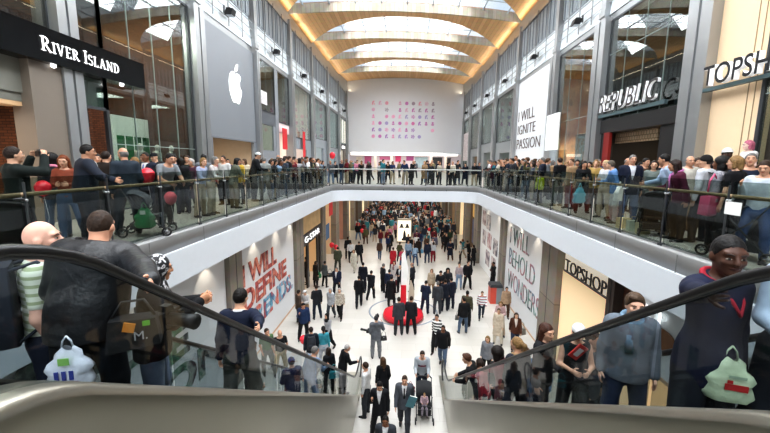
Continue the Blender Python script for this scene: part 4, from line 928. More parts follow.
def torso_prims(S, B, off=0):
    R = S['R']; ya = R@np.array([0, 1, 0]); o = off
    return [p_cap(S['pv']+np.array([0, 0, -.02]), S['pv']+R@np.array([0, 0, .16]), B['pv']+o, B['wa']+o, (ya, .72))+(.05,),
            p_cap(S['pv']+R@np.array([0, .01, .16]), S['ch']+R@np.array([0, 0, .06]), B['wa']+o, B['ch']+o, (ya, .72))+(.05,),
            p_cap(S[1]['sh']+R@np.array([-.05, 0, -.0]), S[-1]['sh']+R@np.array([.05, 0, 0]), .068*B['w']+o, .068*B['w']+o)+(.05,),
            p_cap(S['nk']+R@np.array([0, -.01, -.06]), S['nk']+R@np.array([0, 0, .0]), .075+o*.6, .06+o*.3)+(.05,)]
def arm_prims(S, B, off=0, stop=1.0):
    out = []
    for s in (1, -1):
        A = S[s]; l = B['limb']
        out.append(p_cap(A['sh'], A['el'] if stop >= .5 else A['sh']+(A['el']-A['sh'])*stop*2, .056*l+off, .043*l+off)+(.035,))
        if stop > .5: q = (stop-.5)*2; out.append(p_cap(A['el'], A['el']+(A['wr']-A['el'])*q, .043*l+off, (.043-.014*q)*l+off)+(.03,))
    return out
def leg_prims(S, B, off=0, stop=1.0):
    out = []
    for s in (1, -1):
        A = S[s]; l = .5+.5*B['limb']
        out.append(p_cap(A['hp'], A['kn'], .088*l+off, .058*l+off)+(.04,))
        mid = A['kn']+(A['an']-A['kn'])*.35+np.array([0, -.012, 0])
        out.append(p_cap(A['kn'], mid, .056*l+off, .056*l+off)+(.03,)); out.append(p_cap(mid, A['kn']+(A['an']-A['kn'])*stop, .056*l+off, .04*l+off)+(.03,))
    return out
LIP = None
def lip_mat():
    global LIP
    if LIP is None:
        m, nt, b = mk('lips'); oi = nt.nodes.new('ShaderNodeObjectInfo'); mx = nt.nodes.new('ShaderNodeMix'); mx.data_type = 'RGBA'; mx.blend_type = 'MULTIPLY'; mx.inputs[0].default_value = 1
        mx.inputs[7].default_value = (.75, .4, .38, 1); nt.links.new(oi.outputs['Color'], mx.inputs[6]); nt.links.new(mx.outputs[2], b.inputs['Base Color']); LIP = m
    return LIP
EYEW = plain('eye_white', '#b5aea4', .3); EYED = plain('eye_dark', '#1c120c', .2); BROW = plain('brow_dark', '#2a1c14', .7)
MC = {}
HRES = {'near': .0095, 'mid': .016, 'far': .026}
def hand_extra(mb, A, s, lod, curl):
    d = unit(A['wr']-A['el']); out = np.array([s*1.0, 0, 0]); n = unit(np.cross(d, np.cross(out, d))) if abs(d@out) < .9 else np.array([0, 0, 1.]); n = -n   # palm faces the body
    lat = unit(np.cross(d, n))
    if (lat@np.array([0, 1, .2])) < 0: lat = -lat          # thumb side forward
    ns = {'near': 7, 'mid': 5, 'far': 4}[lod]
    for i, (o, L) in enumerate(((.030, .066), (.0105, .075), (-.009, .07), (-.028, .055))):
        b0 = A['wr']+d*.085+lat*o; c1 = unit(d+n*curl*.5); c2 = unit(d*.7+n*curl*1.1+1e-6); c3 = unit(d*.3+n*curl*1.5+1e-6)
        p1 = b0+c1*L*.45; p2 = p1+c2*L*.32; p3 = p2+c3*L*.26
        mb.tube([b0-d*.02, b0, p1, p2, p3], [.0085, .0092, .0085, .0078, .0055], ns)
    t0 = A['wr']+d*.03+lat*.028; t1 = t0+unit(d*.6+lat*.75+n*.35)*.04; t2 = t1+unit(d*.85+lat*.3+n*.5)*.035
    mb.tube([t0-lat*.015, t0, t1, t2], [.012, .0125, .0105, .007], ns)
def body_mesh(pose, bt, lod):
    key = ('body', pose, bt, lod)
    if key in MC: return MC[key]
    S = skeleton(pose, bt); B = BT[bt]; H = S['H']; hd = S['hd']
    def hp(*v): return hd+H@np.array(v)
    pr = torso_prims(S, B)+arm_prims(S, B)+leg_prims(S, B)
    pr += [p_cap(S['nk']-S['R']@np.array([0, 0, .03]), hp(0, -.025, -.04), .057*B['w'], .055*B['w'])+(.025,),
           p_ell(hp(0, -.008, .016), (.074, .095, .107), H)+(.02,), p_ell(hp(0, .022, -.045), (.058, .07, .076), H)+(.02,), p_ell(hp(0, .066, -.092), (.028, .024, .022), H)+(.02,)]
    if lod != 'far':
        pr += [p_cap(hp(0, .088, .022), hp(0, .108, -.022), .0095, .0165)+(.012,), p_cap(hp(-.016, .09, -.027), hp(.016, .09, -.027), .010, .010)+(.01,), p_cap(hp(-.045, .075, .032), hp(.045, .075, .032), .014, .014)+(.02,)]
        pr += [p_ell(hp(s*.076, -.008, -.012), (.011, .024, .032), H)+(.008,) for s in (1, -1)]
        pr += [p_ell(hp(s*.04, .065, -.022), (.022, .022, .02), H)+(.02,) for s in (1, -1)]
    else: pr += [p_cap(hp(0, .09, .02), hp(0, .105, -.02), .012, .018)+(.015,)]
    mb = MB()
    for s in (1, -1):
        A = S[s]; d = unit(A['wr']-A['el']); lat0 = np.array([0, 1, 0.]); n = unit(np.cross(d, lat0)) if abs(d[1]) < .85 else np.array([s*1., 0, 0])
        out = np.array([s*1.0, 0, 0]); n = unit(np.cross(d, np.cross(out, d))) if abs(d@out) < .9 else np.array([0, 0, 1.])
        pr += [p_cap(A['wr']-d*.01, A['wr']+d*.075, .030, .040, (n, .45))+(.02,)]
        fd = A['fd']; an = A['an']
        pr += [p_cap(an, an+np.array([0, 0, -.03])+fd*.04, .038, .036)+(.03,), p_cap(an+np.array([0, 0, -.045])-fd*.03, an+np.array([0, 0, -.05])+fd*.15, .033, .026)+(.03,)]
        hand_extra(mb, A, s, lod, .25 if pose in ('stand', 'walk', 'walk2', 'stand2', 'stand3') else .6)
    vs, Q = grow(pr, HRES[lod])
    if lod != 'far':
        for s in (1, -1):
            mb.tube([hp(s*.02, .0835, .0), hp(s*.033, .0865, .003), hp(s*.046, .077, .0)], [.003, .0065, .002], 8, 1)
            c = hp(s*.033, .0885, .003); mb.ball(c, .007, 8, 2)
            mb.tube([hp(s*.016, .098, .025), hp(s*.034, .096, .032), hp(s*.052, .08, .026)], [.004, .0048, .003], 5, 3)
        mb.tube([hp(-.024, .085, -.055), hp(-.009, .0945, -.052), hp(0, .0955, -.0535), hp(.009, .0945, -.052), hp(.024, .085, -.055)], [.003, .0055, .005, .0055, .003], 6, 4)
        mb.tube([hp(-.02, .084, -.059), hp(0, .0935, -.061), hp(.02, .084, -.059)], [.003, .0065, .003], 6, 4)
    me = to_mesh('body', vs, Q, [SKIN, EYEW, EYED, BROW, lip_mat()], mb); MC[key] = me; return me
OFFS = {'tee': .016, 'shirt': .018, 'sweater': .024, 'jacket': .03, 'suit': .026, 'coat': .034, 'puffer': .05, 'hoodie': .03, 'vest': .02, 'dress': .016}
HEM = {'tee': -.07, 'shirt': -.08, 'sweater': -.09, 'jacket': -.12, 'suit': -.17, 'coat': -.46, 'puffer': -.1, 'hoodie': -.1, 'vest': -.06, 'dress': -.45}
def top_mesh(kind, pose, bt, lod):
    key = (kind, pose, bt, lod)
    if key in MC: return MC[key]
    S = skeleton(pose, bt); B = BT[bt]; R = S['R']; o = OFFS[kind]; pv = S['pv']; hem = HEM[kind]
    pr = torso_prims(S, B, o)
    if hem < -.09:
        ya = np.array([0, 1, 0]); fl = .16 if hem < -.3 else 0
        pr.append(p_cap(pv+R@np.array([0, 0, .05]), pv+np.array([0, 0, hem-.04]), B['pv']+o+.005, B['pv']+o+.01+fl*.3, (ya, .78))+(.05,))
    stop = {'tee': .33, 'vest': .06, 'dress': .2}.get(kind, 1.0)
    if kind != 'vest': pr += arm_prims(S, B, o*.75, stop)
    if kind in ('jacket', 'suit', 'coat', 'puffer', 'hoodie'):
        pr.append(p_cap(S['nk']+R@np.array([0, -.025, -.02]), S['nk']+R@np.array([0, -.02, .035]), .078+.3*o, .066)+(.015,))
    if kind == 'hoodie' or kind == 'coathood': pr.append(p_ell(S['nk']+R@np.array([0, -.1, -.01]), (.11, .07, .1))+(.03,))
    zc = float(pv[2]+hem); nk = S['nk']; u = R@np.array([0, .35, .94]); c0 = nk+R@np.array([0, .0, .03 if kind in ('jacket', 'suit', 'coat', 'puffer', 'hoodie') else .015])
    cuts = [None, lambda X, Y, Z: np.where(((X-nk[0])**2+(Y-nk[1])**2) < .0144, (X-c0[0])*u[0]+(Y-c0[1])*u[1]+(Z-c0[2])*u[2], -1.0)]
    # the hem cut must not remove sleeves: only cut near the body axis
    arms = arm_prims(S, B, o*.75, stop) if kind != 'vest' else []
    h = HRES[lod]
    vs, Q = grow(pr, h, .035, [lambda X, Y, Z: np.where((np.abs(X-pv[0]) < B['pv']+.09+o) & (Z < zc) & (np.abs(Y-pv[1]) < .3), zc-Z, -1.0) if not arms else np.where(Z < zc, np.minimum(zc-Z, np.min([a[0](X, Y, Z) for a in arms], axis=0)), -1.0), cuts[1]])
    me = to_mesh(kind, vs, Q, [CLOTH]); MC[key] = me; return me
def vwedge_mesh(kind, pose, bt, lod, half0, half1, z0, z1, off, extra_o):
    """a strip of shirt or tie lying on the chest"""
    key = ('v', kind, pose, bt, lod, off)
    if key in MC: return MC[key]
    S = skeleton(pose, bt); B = BT[bt]; R = S['R']; nk = S['nk']; Ri = R.T
    pr = torso_prims(S, B, extra_o)
    def cut(X, Y, Z):
        x, y, z = X-nk[0], Y-nk[1], Z-nk[2]
        lx, ly, lz = (Ri[i, 0]*x+Ri[i, 1]*y+Ri[i, 2]*z for i in range(3))
        t = np.clip((lz-z0)/(z1-z0), 0, 1); w = half0+(half1-half0)*t
        return np.maximum(np.maximum(np.abs(lx)-w, z0-lz), np.maximum(lz-z1, -ly+.0))
    vs, Q = grow(pr, max(.010, HRES[lod]*.7), .035, [cut])
    me = to_mesh(kind, vs, Q, [CLOTH]); MC[key] = me; return me
def bottom_mesh(kind, pose, bt, lod):
    key = (kind, pose, bt, lod)
    if key in MC: return MC[key]
    S = skeleton(pose, bt); B = BT[bt]; pv = S['pv']; R = S['R']
    if kind == 'skirt':
        kn = (S[1]['kn']+S[-1]['kn'])/2
        pr = [p_cap(pv+np.array([0, 0, .06]), kn+np.array([0, 0, .02]), B['pv']*.9+.012, B['pv']+.04, (np.array([0, 1, 0]), .8))+(.04,)]; zt = float(pv[2]+.09); zb = float(kn[2]+.02)
        cuts = [lambda X, Y, Z: Z-zt, lambda X, Y, Z: zb-Z]
    else:
        stop = .45 if kind == 'shorts' else .97
        pr = [p_cap(pv+np.array([0, 0, -.03]), pv+R@np.array([0, 0, .06]), B['pv']+.014, B['pv']*.93+.012, (np.array([0, 1, 0]), .74))+(.04,)]+leg_prims(S, B, .017 if kind == 'jeans' else .024, stop)
        zt = float(pv[2]+.1); cuts = [lambda X, Y, Z: Z-zt]
    vs, Q = grow(pr, HRES[lod], .03, cuts); me = to_mesh(kind, vs, Q, [CLOTH]); MC[key] = me; return me
def shoe_mesh(pose, bt, lod, s):
    key = ('shoe', pose, bt, lod, s)
    if key in MC: return MC[key]
    A = skeleton(pose, bt)[s]; an, fd = A['an'], A['fd']; d = np.array([0, 0, 1.])
    pr = [p_cap(an+np.array([0, 0, -.04])-fd*.035, an+np.array([0, 0, -.045])+fd*.06, .043, .041)+(.03,), p_cap(an+np.array([0, 0, -.048])+fd*.05, an+np.array([0, 0, -.055])+fd*.16, .042, .03)+(.03,)]
    zb = float(an[2]-.078)
    vs, Q = grow(pr, min(.02, HRES[lod]), .03, [lambda X, Y, Z: zb-Z] if abs(fd[2]) < .2 else []); me = to_mesh('shoe', vs, Q, [LEATHER]); MC[key] = me; return me
def hair_mesh(style, lod):
    key = ('hair', style, lod)
    if key in MC: return MC[key]
    h = {'near': .009, 'mid': .013, 'far': .022}[lod]; face = lambda X, Y, Z: .75*Y-.66*Z-.012+0*X
    cap = p_ell((0, -.014, .022), (.084, .102, .108))+(.02,); cuts = [face]; pr = [cap]
    if style == 'cropped': pr = [p_ell((0, -.012, .02), (.079, .098, .106))+(.02,)]
    elif style == 'thick': pr = [p_ell((0, -.016, .03), (.092, .11, .112))+(.02,), p_ell((.02, .05, .1), (.06, .04, .03))+(.03,)]
    elif style == 'balding': pr = [p_ell((0, -.014, .0), (.082, .1, .09))+(.02,)]; cuts = [lambda X, Y, Z: .9*Y-.3*Z-.01+0*X, lambda X, Y, Z: Z-.045+0*X+0*Y]
    elif style == 'bob': pr += [p_cap((.07, -.02, .02), (.074, -.015, -.09), .035, .03), p_cap((-.07, -.02, .02), (-.074, -.015, -.09), .035, .03), p_cap((0, -.075, .02), (0, -.075, -.1), .06, .05)]; cuts = [lambda X, Y, Z: np.where(Z > -.02, .75*Y-.66*Z-.014, Y-.03)+0*X]
    elif style == 'long': pr += [p_cap((.068, -.025, .02), (.085, -.02, -.22), .036, .03), p_cap((-.068, -.025, .02), (-.085, -.02, -.22), .036, .03), p_cap((0, -.08, .03), (0, -.1, -.27), .075, .06, ((0, 1, 0), .6))]; cuts = [lambda X, Y, Z: np.where(Z > -.02, .75*Y-.66*Z-.014, Y-.035)+0*X]
    elif style == 'curly': pr = [p_ell((0, -.03, .03), (.125, .125, .125))+(.03,), p_ell((.06, -.05, -.08), (.07, .07, .09))+(.03,), p_ell((-.06, -.05, -.08), (.07, .07, .09))+(.03,)]; cuts = [lambda X, Y, Z: np.where(Z > -.02, .75*Y-.66*Z-.014, Y-.02)+0*X]
    elif style == 'ponytail': pr += [p_cap((0, -.1, .05), (0, -.15, .02), .03, .035), p_cap((0, -.15, .02), (0, -.14, -.16), .035, .018)]
    elif style == 'bun': pr += [p_ell((0, -.115, .05), (.045, .045, .045))]
    elif style == 'cap': pr = [p_ell((0, -.008, .03), (.088, .106, .1))+(.02,)]; cuts = [lambda X, Y, Z: .02-Z+.15*Y+0*X]; pr += [p_cap((-.035, .1, .038), (.035, .1, .038), .045, .045, ((0, 0, 1), .2))+(.01,)]
    elif style == 'beanie': pr = [p_ell((0, -.012, .035), (.09, .108, .112))+(.02,)]; cuts = [lambda X, Y, Z: .015-Z+.2*Y+0*X]
    elif style == 'headscarf': pr = [p_ell((0, -.015, .01), (.092, .108, .125))+(.02,), p_cap((0, -.03, -.06), (0, .0, -.2), .085, .12, ((0, 1, 0), .8))+(.03,)]; cuts = [lambda X, Y, Z: -(np.sqrt((X/.055)**2+((Z+.02)/.09)**2+0*Y)-1)*.06+np.where(Y < .02, -1, 0)]
    elif style == 'headband': pr = [p_ell((0, -.012, .03), (.09, .106, .104))+(.02,)]; cuts = [lambda X, Y, Z: .03-Z+.1*Y+0*X]
    vs, Q = grow(pr, h, .025, cuts); me = to_mesh('hair', vs, Q, [CLOTH if style in ('cap', 'beanie', 'headscarf', 'headband') else HAIR]); MC[key] = me; return me
CN = {'black': '#17181b', 'dark grey': '#34363b', 'grey': '#6f7276', 'light grey': '#a9abad', 'white': '#e8e8e6', 'navy': '#1c2335', 'dark blue': '#24365c', 'blue': '#3f66a0', 'pale blue': '#9db8d4', 'teal': '#2f7f8a', 'turquoise': '#4fb0c0', 'red': '#b32430', 'dark red': '#6a1a24', 'pink': '#d98aa2', 'purple': '#5f3a6a', 'brown': '#5b4030', 'tan': '#a98a66', 'beige': '#c9b79c', 'cream': '#e0d6c2', 'olive': '#5a5a3c', 'dark green': '#26402f', 'green': '#3f8a4a', 'khaki': '#8a8060', 'yellow': '#d8b93a', 'orange': '#d0702f', 'lime': '#c8e63a', 'plum': '#5a2540', 'charcoal': '#2a2c30', 'denim': '#47607f', 'pale denim': '#7f97b3', 'slate': '#4a5260'}
def cc(n): return CN.get(n, n)
HC = {'black': '#15110f', 'dark brown': '#2e2018', 'brown': '#3d291c', 'light brown': '#5f452e', 'blond': '#97764a', 'grey': '#7d7a76', 'white': '#c4bfb8', 'ginger': '#83431f'}
SKINS = ['#c4957a', '#cca186', '#b98a6e', '#a8795a', '#c69a82', '#774c34', '#4c3022']
PLACED = []
def person(loc, face, pose, label, h=1.75, bt='m', skin=0, hair=('short', 'brown'), hat=None, top=('jacket', 'black'), shirt=None, tie=None, bottom=('trousers', 'charcoal'), shoes='black', lod=None, group=None, top_mat=None, bottom_mat=None, hat_mat=None, scarf=None):
    loc = Vector(loc); d = (loc-EYE).length
    lod = lod or ('near' if d < 6.5 else 'mid' if d < 19 else 'far')
    o = bpy.data.objects.new('person', body_mesh(pose, bt, lod)); COL.objects.link(o)
    s = h/1.75; o.location = loc; o.rotation_euler = (0, 0, math.radians(face)); o.scale = (s, s, s)
    o.color = rgb(SKINS[skin] if isinstance(skin, int) else skin); tag(o, label, 'person', group)
    PLACED.append((loc.x, loc.y, loc.z))
    S = skeleton(pose, bt)
    Hm = Matrix([list(S['H'][i])+[S['hd'][i]] for i in range(3)]+[[0, 0, 0, 1]])
    def kid(name, me, col, m=None):
        k = bpy.data.objects.new(name, me); COL.objects.link(k); k.parent = o; c_ = rgb(cc(col)); k.color = (c_[0]*.78, c_[1]*.78, c_[2]*.8, 1)
        if m is not None: k.material_slots[0].link = 'OBJECT'; k.material_slots[0].material = m
        return k
    if hair and hair[0] != 'none':
        k = kid('hair', hair_mesh(hair[0], lod), HC.get(hair[1], hair[1])); k.matrix_local = Hm
    if hat:
        k = kid({'cap': 'cap', 'beanie': 'beanie', 'headscarf': 'headscarf', 'headband': 'headband'}[hat[0]], hair_mesh(hat[0], lod), hat[1], hat_mat); k.matrix_local = Hm
    nm = {'tee': 't_shirt', 'suit': 'suit_jacket', 'puffer': 'padded_jacket'}.get(top[0], top[0])
    kid(nm, top_mesh(top[0], pose, bt, lod), top[1], top_mat)
    if shirt: kid('shirt_front', vwedge_mesh('shirt', pose, bt, lod, .008, .075, -.36, .02, 1, OFFS[top[0]]+.006), shirt)
    if tie: kid('tie', vwedge_mesh('tie', pose, bt, lod, .028, .018, -.34, -.02, 2, OFFS[top[0]]+.013), tie)
    if bottom: kid(bottom[0], bottom_mesh(bottom[0], pose, bt, lod), bottom[1], bottom_mat)
    if lod != 'far' or d < 30:
        for q in (1, -1): kid('shoe', shoe_mesh(pose, bt, lod, q), shoes)
    if scarf:
        mb = MB(); nk = S['nk']; R = S['R']; P = lambda x, y, z: nk+R@np.array([x, y, z])
        mb.tube([P(.085*math.cos(a), .085*math.sin(a)-.01, .02-.03*math.sin(a)) for a in [2*pi*i/16 for i in range(16)]], .03, 8, closed=True); mb.tube([P(.04, .08, -.0), P(.05, .14, -.12), P(.045, .15, -.3)], .03, 8, flat=(1.3, .5)); kk = mb.build('scarf', CLOTH, o); kk.color = rgb(cc(scarf))
    return o
def hand_of(o, pose, bt, s):
    A = skeleton(pose, bt)[s]; d = unit(A['wr']-A['el']); o_ = o.matrix_basis
    return o_ @ Vector(A['wr']+d*.1)
# ================================================================== WHO STANDS WHERE
def onf(px, py): return atz(px, py, 0)
def hdz(px, py, z): p = atz(px, py, z); p.z = 0; return p
def esc_pt(X, y, dz=0): return Vector((X, y, zstep(y)+dz))
# poses made for particular people: ('to', wrist point in the person's own frame, elbow hint)
POSES['crewlean'] = dict(lean=.28, twist=-.1, tilt=.10, arms=(('to', (.53, .20, .98), (.9, .2, .35)), ((.22, .3, -1), (-.3, .8, -.2))), legs=(ST, ST2), head=(-.05, .05))
POSES['backpacker'] = dict(arms=(((.15, -.05, -1), (-.05, .3, -1)), ((.2, .1, -1), (-.5, .7, -.3))), legs=(ST, ST2), head=(-.2, .0))
POSES['railright'] = dict(lean=.14, arms=(('to', (.60, .06, .93), (.8, -.6, .1)), DN), legs=(ST2, ST), head=(-.3, .05))
POSES['railleft'] = dict(lean=.03, arms=(DN, DN), legs=(ST2, ST), head=(-.45, .05))
POSES['camop'] = dict(lean=.1, arms=(((.4, .6, -.6), (-.3, .7, .5)), ((.3, .5, -.7), (-.3, .8, .2))), legs=(ST, ST2), head=(.3, .1))
POSES['slr'] = dict(arms=(((.35, .35, -.85), (-.15, .75, .75)), ((.1, .15, -1), (.0, .6, -.7))), legs=(ST, ST), head=(.15, .1))
POSES['handhead'] = dict(arms=(((.85, .35, .25), (-.9, .15, .75)), DN), legs=(ST, ST2), head=(.2, 0))
# ---- on the two escalators (the nearest figures)
def wl(loc, face, h, w):            # a place in the hall in the person's own frame
    q = Rz(-math.radians(face))@(np.array(w)-np.array(loc)); return tuple(q/(h/1.75))
def reach(pose, loc, face, h, w, side, hint):
    P = dict(POSES[pose]); arms = list(P['arms']); arms[0 if side > 0 else 1] = ('to', wl(loc, face, h, w), hint); P['arms'] = tuple(arms); POSES[pose] = P
bald = person(esc_pt(-2.6, 2.4), -46, 'backpacker', 'bald man in a pale green striped polo with a dark backpack on the escalator', h=1.78, bt='m', skin='#e0b09c', hair=None, top=('tee', 'cream'), top_mat=striped('green_white_stripes', '#dfe3d2', '#a3ae88', .055, .6), bottom=('jeans', '#1d2436'))
l_ = esc_pt(-2.15, 2.28); reach('crewlean', l_, 20, 1.62, tuple(atx(152, 283, -1.5)), 1, (.55, .3, -.25))
jack = person(l_, 20, 'crewlean', 'stocky man in a black padded jacket leaning an arm on the escalator handrail', h=1.62, bt='h', skin='#d6a084', hair=('cropped', '#3b2a1e'), top=('puffer', '#121419'), top_mat=PADDED, bottom=('trousers', '#16191f'))
crew = person(esc_pt(-2.2, 2.95), -60, 'camop', 'person in a spotted black headscarf holding gear below the stocky man', h=1.68, skin='#c08a68', hair=None, hat=('headscarf', 'black'), hat_mat=collage_mat('spotted_cloth', ['#0d0d10', '#101014', '#1a1a1e', '#e8e8ea', '#0d0d10'], 26), top=('jacket', '#121317'), bottom=('jeans', '#7d90a8'))
l_ = esc_pt(-2.05, 4.25); reach('railright', l_, 8, 1.74, tuple(atx(262, 334, -1.46)), 1, (.8, -.6, .1))
swea = person(l_, 8, 'railright', 'dark haired man in a navy sweater with white collar resting an arm on the handrail', h=1.74, skin='#d9a98c', hair=('short', '#1a1411'), top=('sweater', '#182138'), bottom=('trousers', '#3c4440'), scarf=None)
mb = MB(); S_ = skeleton('railright', 'm'); nk = S_['nk']; R_ = S_['R']
mb.tube([nk+R_@np.array([.07*math.cos(a), .062*math.sin(a)-.012, .012-.012*math.sin(a)]) for a in [2*pi*i/18 for i in range(18)]], .018, 8, closed=True); kk = mb.build('shirt_collar', CLOTH, swea); kk.color = rgb('#e6e6e8')
person(esc_pt(-2.35, 5.2), -40, 'stand2', 'brown haired child in a dark top below the navy sweater man', h=1.36, skin=1, hair=('thick', 'brown'), top=('sweater', '#23262e'), bottom=('trousers', '#4a5650'))
person(esc_pt(-1.85, 5.65), 30, 'hold', 'small child in a purple blue cap on the escalator beside the navy sweater man', h=1.16, skin=1, hair=('short', 'brown'), hat=('cap', '#4a4a86'), top=('jacket', '#2a2f52'), bottom=('jeans', 'navy'))
person(esc_pt(-2.3, 8.6), -30, 'lean2', 'grey bearded man in a pale blue denim shirt low on the escalator', h=1.7, skin=0, hair=('short', 'grey'), top=('shirt', 'pale denim'), bottom=('jeans', 'pale denim'))
person((-2.45, 11.35, .04), 35, 'stand', 'woman with long dark hair and a teal bag at the foot of the escalator', h=1.6, bt='f', skin=2, hair=('long', 'dark brown'), top=('jacket', '#1b1d22'), bottom=('jeans', 'charcoal'))
person((-1.95, 11.45, .04), -60, 'lean2', 'grey haired man in a black jacket over pale shirt tail at the escalator foot', h=1.68, skin=0, hair=('short', 'white'), top=('jacket', '#14161a'), bottom=('trousers', '#1e2024'))
l_ = esc_pt(1.98, 2.32); reach('railleft', l_, -170, 1.8, tuple(atx(710, 291, 1.5)), 1, (.6, -.5, -.3))
wom = person(l_, -170, 'railleft', 'woman with short black hair in a navy fleece with red collar on the escalator', h=1.8, bt='f', skin='#4a2c1e', hair=('cropped', '#0f0b0a'), top=('jacket', '#161d38'), bottom=('trousers', '#20242c'))
mb = MB(); S_ = skeleton('railleft', 'f'); nk = S_['nk']; R_ = S_['R']
mb.tube([nk+R_@np.array([.078*math.cos(a), .07*math.sin(a)-.012, .02-.03*math.sin(a)]) for a in [2*pi*i/18 for i in range(18)]], .017, 8, closed=True); mb.tube([nk+R_@np.array(v) for v in ((-.06, .06, -.005), (-.035, .125, -.09), (0, .15, -.16), (.035, .125, -.09), (.06, .06, -.005))], .013, 6)
kk = mb.build('red_collar', CLOTH, wom); kk.color = rgb('#a51f32')
person(esc_pt(2.36, 2.12), 150, 'lean2', 'person in a pale blue shirt at the top of the escalator', h=1.66, skin=1, hair=('short', 'brown'), top=('shirt', '#b9cbdd'), bottom=('trousers', '#22262e'))
person(esc_pt(2.4, 3.75), 165, 'stand', 'man in a slate blue jacket and blue scarf standing on the escalator', h=1.73, skin='#dcae94', hair=('thick', '#5a4634'), top=('jacket', '#727b84'), bottom=('jeans', '#2a3450'), scarf='#7895ac')
person(esc_pt(2.5, 4.7), -150, 'stand2', 'young man with short brown hair behind the woman in the white headband', h=1.72, skin=0, hair=('cropped', 'brown'), top=('jacket', '#3b3f46'), bottom=('trousers', 'charcoal'))
person(esc_pt(2.25, 4.55), 170, 'hold', 'woman in a white headband and black vest holding a red booklet', h=1.6, bt='f', skin='#d9a98c', hair=('short', 'dark brown'), hat=('headband', '#f0f0ee'), top=('vest', '#141519'), bottom=('trousers', '#17181c'))
person(esc_pt(2.0, 4.95), -130, 'stand3', 'woman with long brown hair and fringe in black leather on the escalator', h=1.68, bt='f', skin=1, hair=('long', '#4a2a1c'), top=('jacket', '#15161a'), bottom=('jeans', '#1c2030'))
person(esc_pt(1.85, 5.55), 20, 'stand2', 'woman with tied blond hair and tan scarf seen from behind on the escalator', h=1.7, bt='f', skin=1, hair=('ponytail', 'blond'), top=('jacket', '#2b2f38'), bottom=('jeans', '#262c3c'), scarf='tan')
person(esc_pt(2.3, 6.5), 80, 'stand', 'person with light brown hair in a white top further down the escalator', h=1.62, bt='f', skin=1, hair=('bob', 'light brown'), top=('shirt', '#e8e6e2'), bottom=('jeans', 'denim'))
person(esc_pt(1.85, 6.35), 60, 'lean2', 'woman with big dark hair in a dusty pink and black coat on the escalator', h=1.66, bt='f', skin=2, hair=('curly', '#1d1410'), top=('coat', '#8a3a44'), bottom=('trousers', 'black'))
person(esc_pt(1.8, 7.5), 50, 'lean2', 'person in a red top leaning over the handrail low on the escalator', h=1.6, bt='f', skin=1, hair=('bob', 'dark brown'), top=('sweater', '#b02a3c'), bottom=('jeans', 'navy'))
person(esc_pt(1.8, 8.45), 70, 'lean', 'brown haired person in a black sweater bent over the handrail', h=1.78, skin=1, hair=('thick', '#5a3a26'), top=('sweater', '#121316'), bottom=('jeans', 'charcoal'))
person(esc_pt(2.35, 8.9), 175, 'hold', 'woman in a black dress seen through the lower escalator glass', h=1.62, bt='f', skin=2, hair=('long', 'black'), top=('jacket', '#101114'), bottom=('trousers', 'black'))
person(esc_pt(2.35, 6.0), 178, 'stand3', 'man in a blue grey suit and dark tie seen through the escalator glass', h=1.6, skin=5, hair=('cropped', 'black'), top=('suit', '#55708c'), shirt='white', tie='navy', bottom=('trousers', '#2d3c52'))
# things they carry
BP = backpack(tuple(bald.matrix_basis@Vector((.02, -.15, 1.22))), math.radians(-46), 'dark navy backpack on the back of the bald man', '#1c222e', 1.12)
carrier_bag(tuple(atx(66, 336, -2.05)), .3, 'white plastic carrier bag with green and blue print held by the bald man', '#dfe3ee', [(0, -.22, .09, .07, '#8ec86a'), (-.07, -.36, .035, .09, '#2a3f9a'), (-.01, -.36, .035, .09, '#2a3f9a'), (.05, -.36, .035, .09, '#2a3f9a'), (0, -.44, .2, .035, '#c9a9b8')], .64)
carrier_bag(tuple(atx(733, 346, 2.0)), -.3, 'pale green plastic carrier bag with a red logo held on the escalator', '#cfe0bf', [(.03, -.36, .17, .06, '#c22a2a'), (-.02, -.31, .04, .03, '#c22a2a'), (.03, -.26, .13, .025, '#a8bfa6')], .66)
t = thing('booklet', 'red booklet with white print held by the woman in the headband', 'booklet', tuple(atx(578, 352, 2.05)), .5); t.rotation_euler = (.3, .6, .3); t.scale = (.55, .55, .55)
m = MB(); m.box(-.13, .13, -.012, .012, -.18, .18); m.build('cover', plain('booklet_red', '#cf3a34', .5), t); m = MB(); m.box(-.06, .07, -.016, -.011, -.1, .1); m.build('printed_mark', plain('booklet_white', '#f0e6e0', .5), t)
camera_prop(tuple(atx(166, 318, -1.8)), math.radians(-100), 'black video camera held by the person in the spotted headscarf', 1.4, .16)
t = thing('shoulder_bag', 'black equipment bag with white lettering hanging beside the stocky man', 'bag', tuple(atx(133, 322, -1.8)), .5); t.scale = (.52, .52, .52)
m = MB(); m.prism([(-.3, -.34), (.3, -.3), (.26, .06), (-.24, .08)], 'y', -.12, .12); m.build('bag_body', plain('bag_black', '#0f1013', .7, noise=.3, bump=.4), t)
m = MB(); m.tube([(-.24, 0, .05), (-.12, .1, .25), (.12, .1, .25), (.25, 0, .05)], .02, 6); m.build('strap', BLACK, t)
lettering('M.', (.02, -.125, -.2), Vector((1, 0, 0)), ZP, .11, plain('print_light', '#b9bcc0', .6), t, depth=.01)
m = MB(); m.prism([(-.1, -.05), (.02, -.09), (.05, .02), (-.07, .06)], 'y', -.15, -.122); m.build('orange_tag', plain('tag_orange', '#d98a2a', .6), t)
m = MB(); m.box(.12, .2, -.14, -.12, -.02, .04); m.build('green_tag', plain('tag_green', '#6fc23a', .5), t)
handbag((-2.25, 11.2, .95), .4, 'teal shoulder bag on the long haired woman at the escalator foot', '#2f8a94', 1.0)

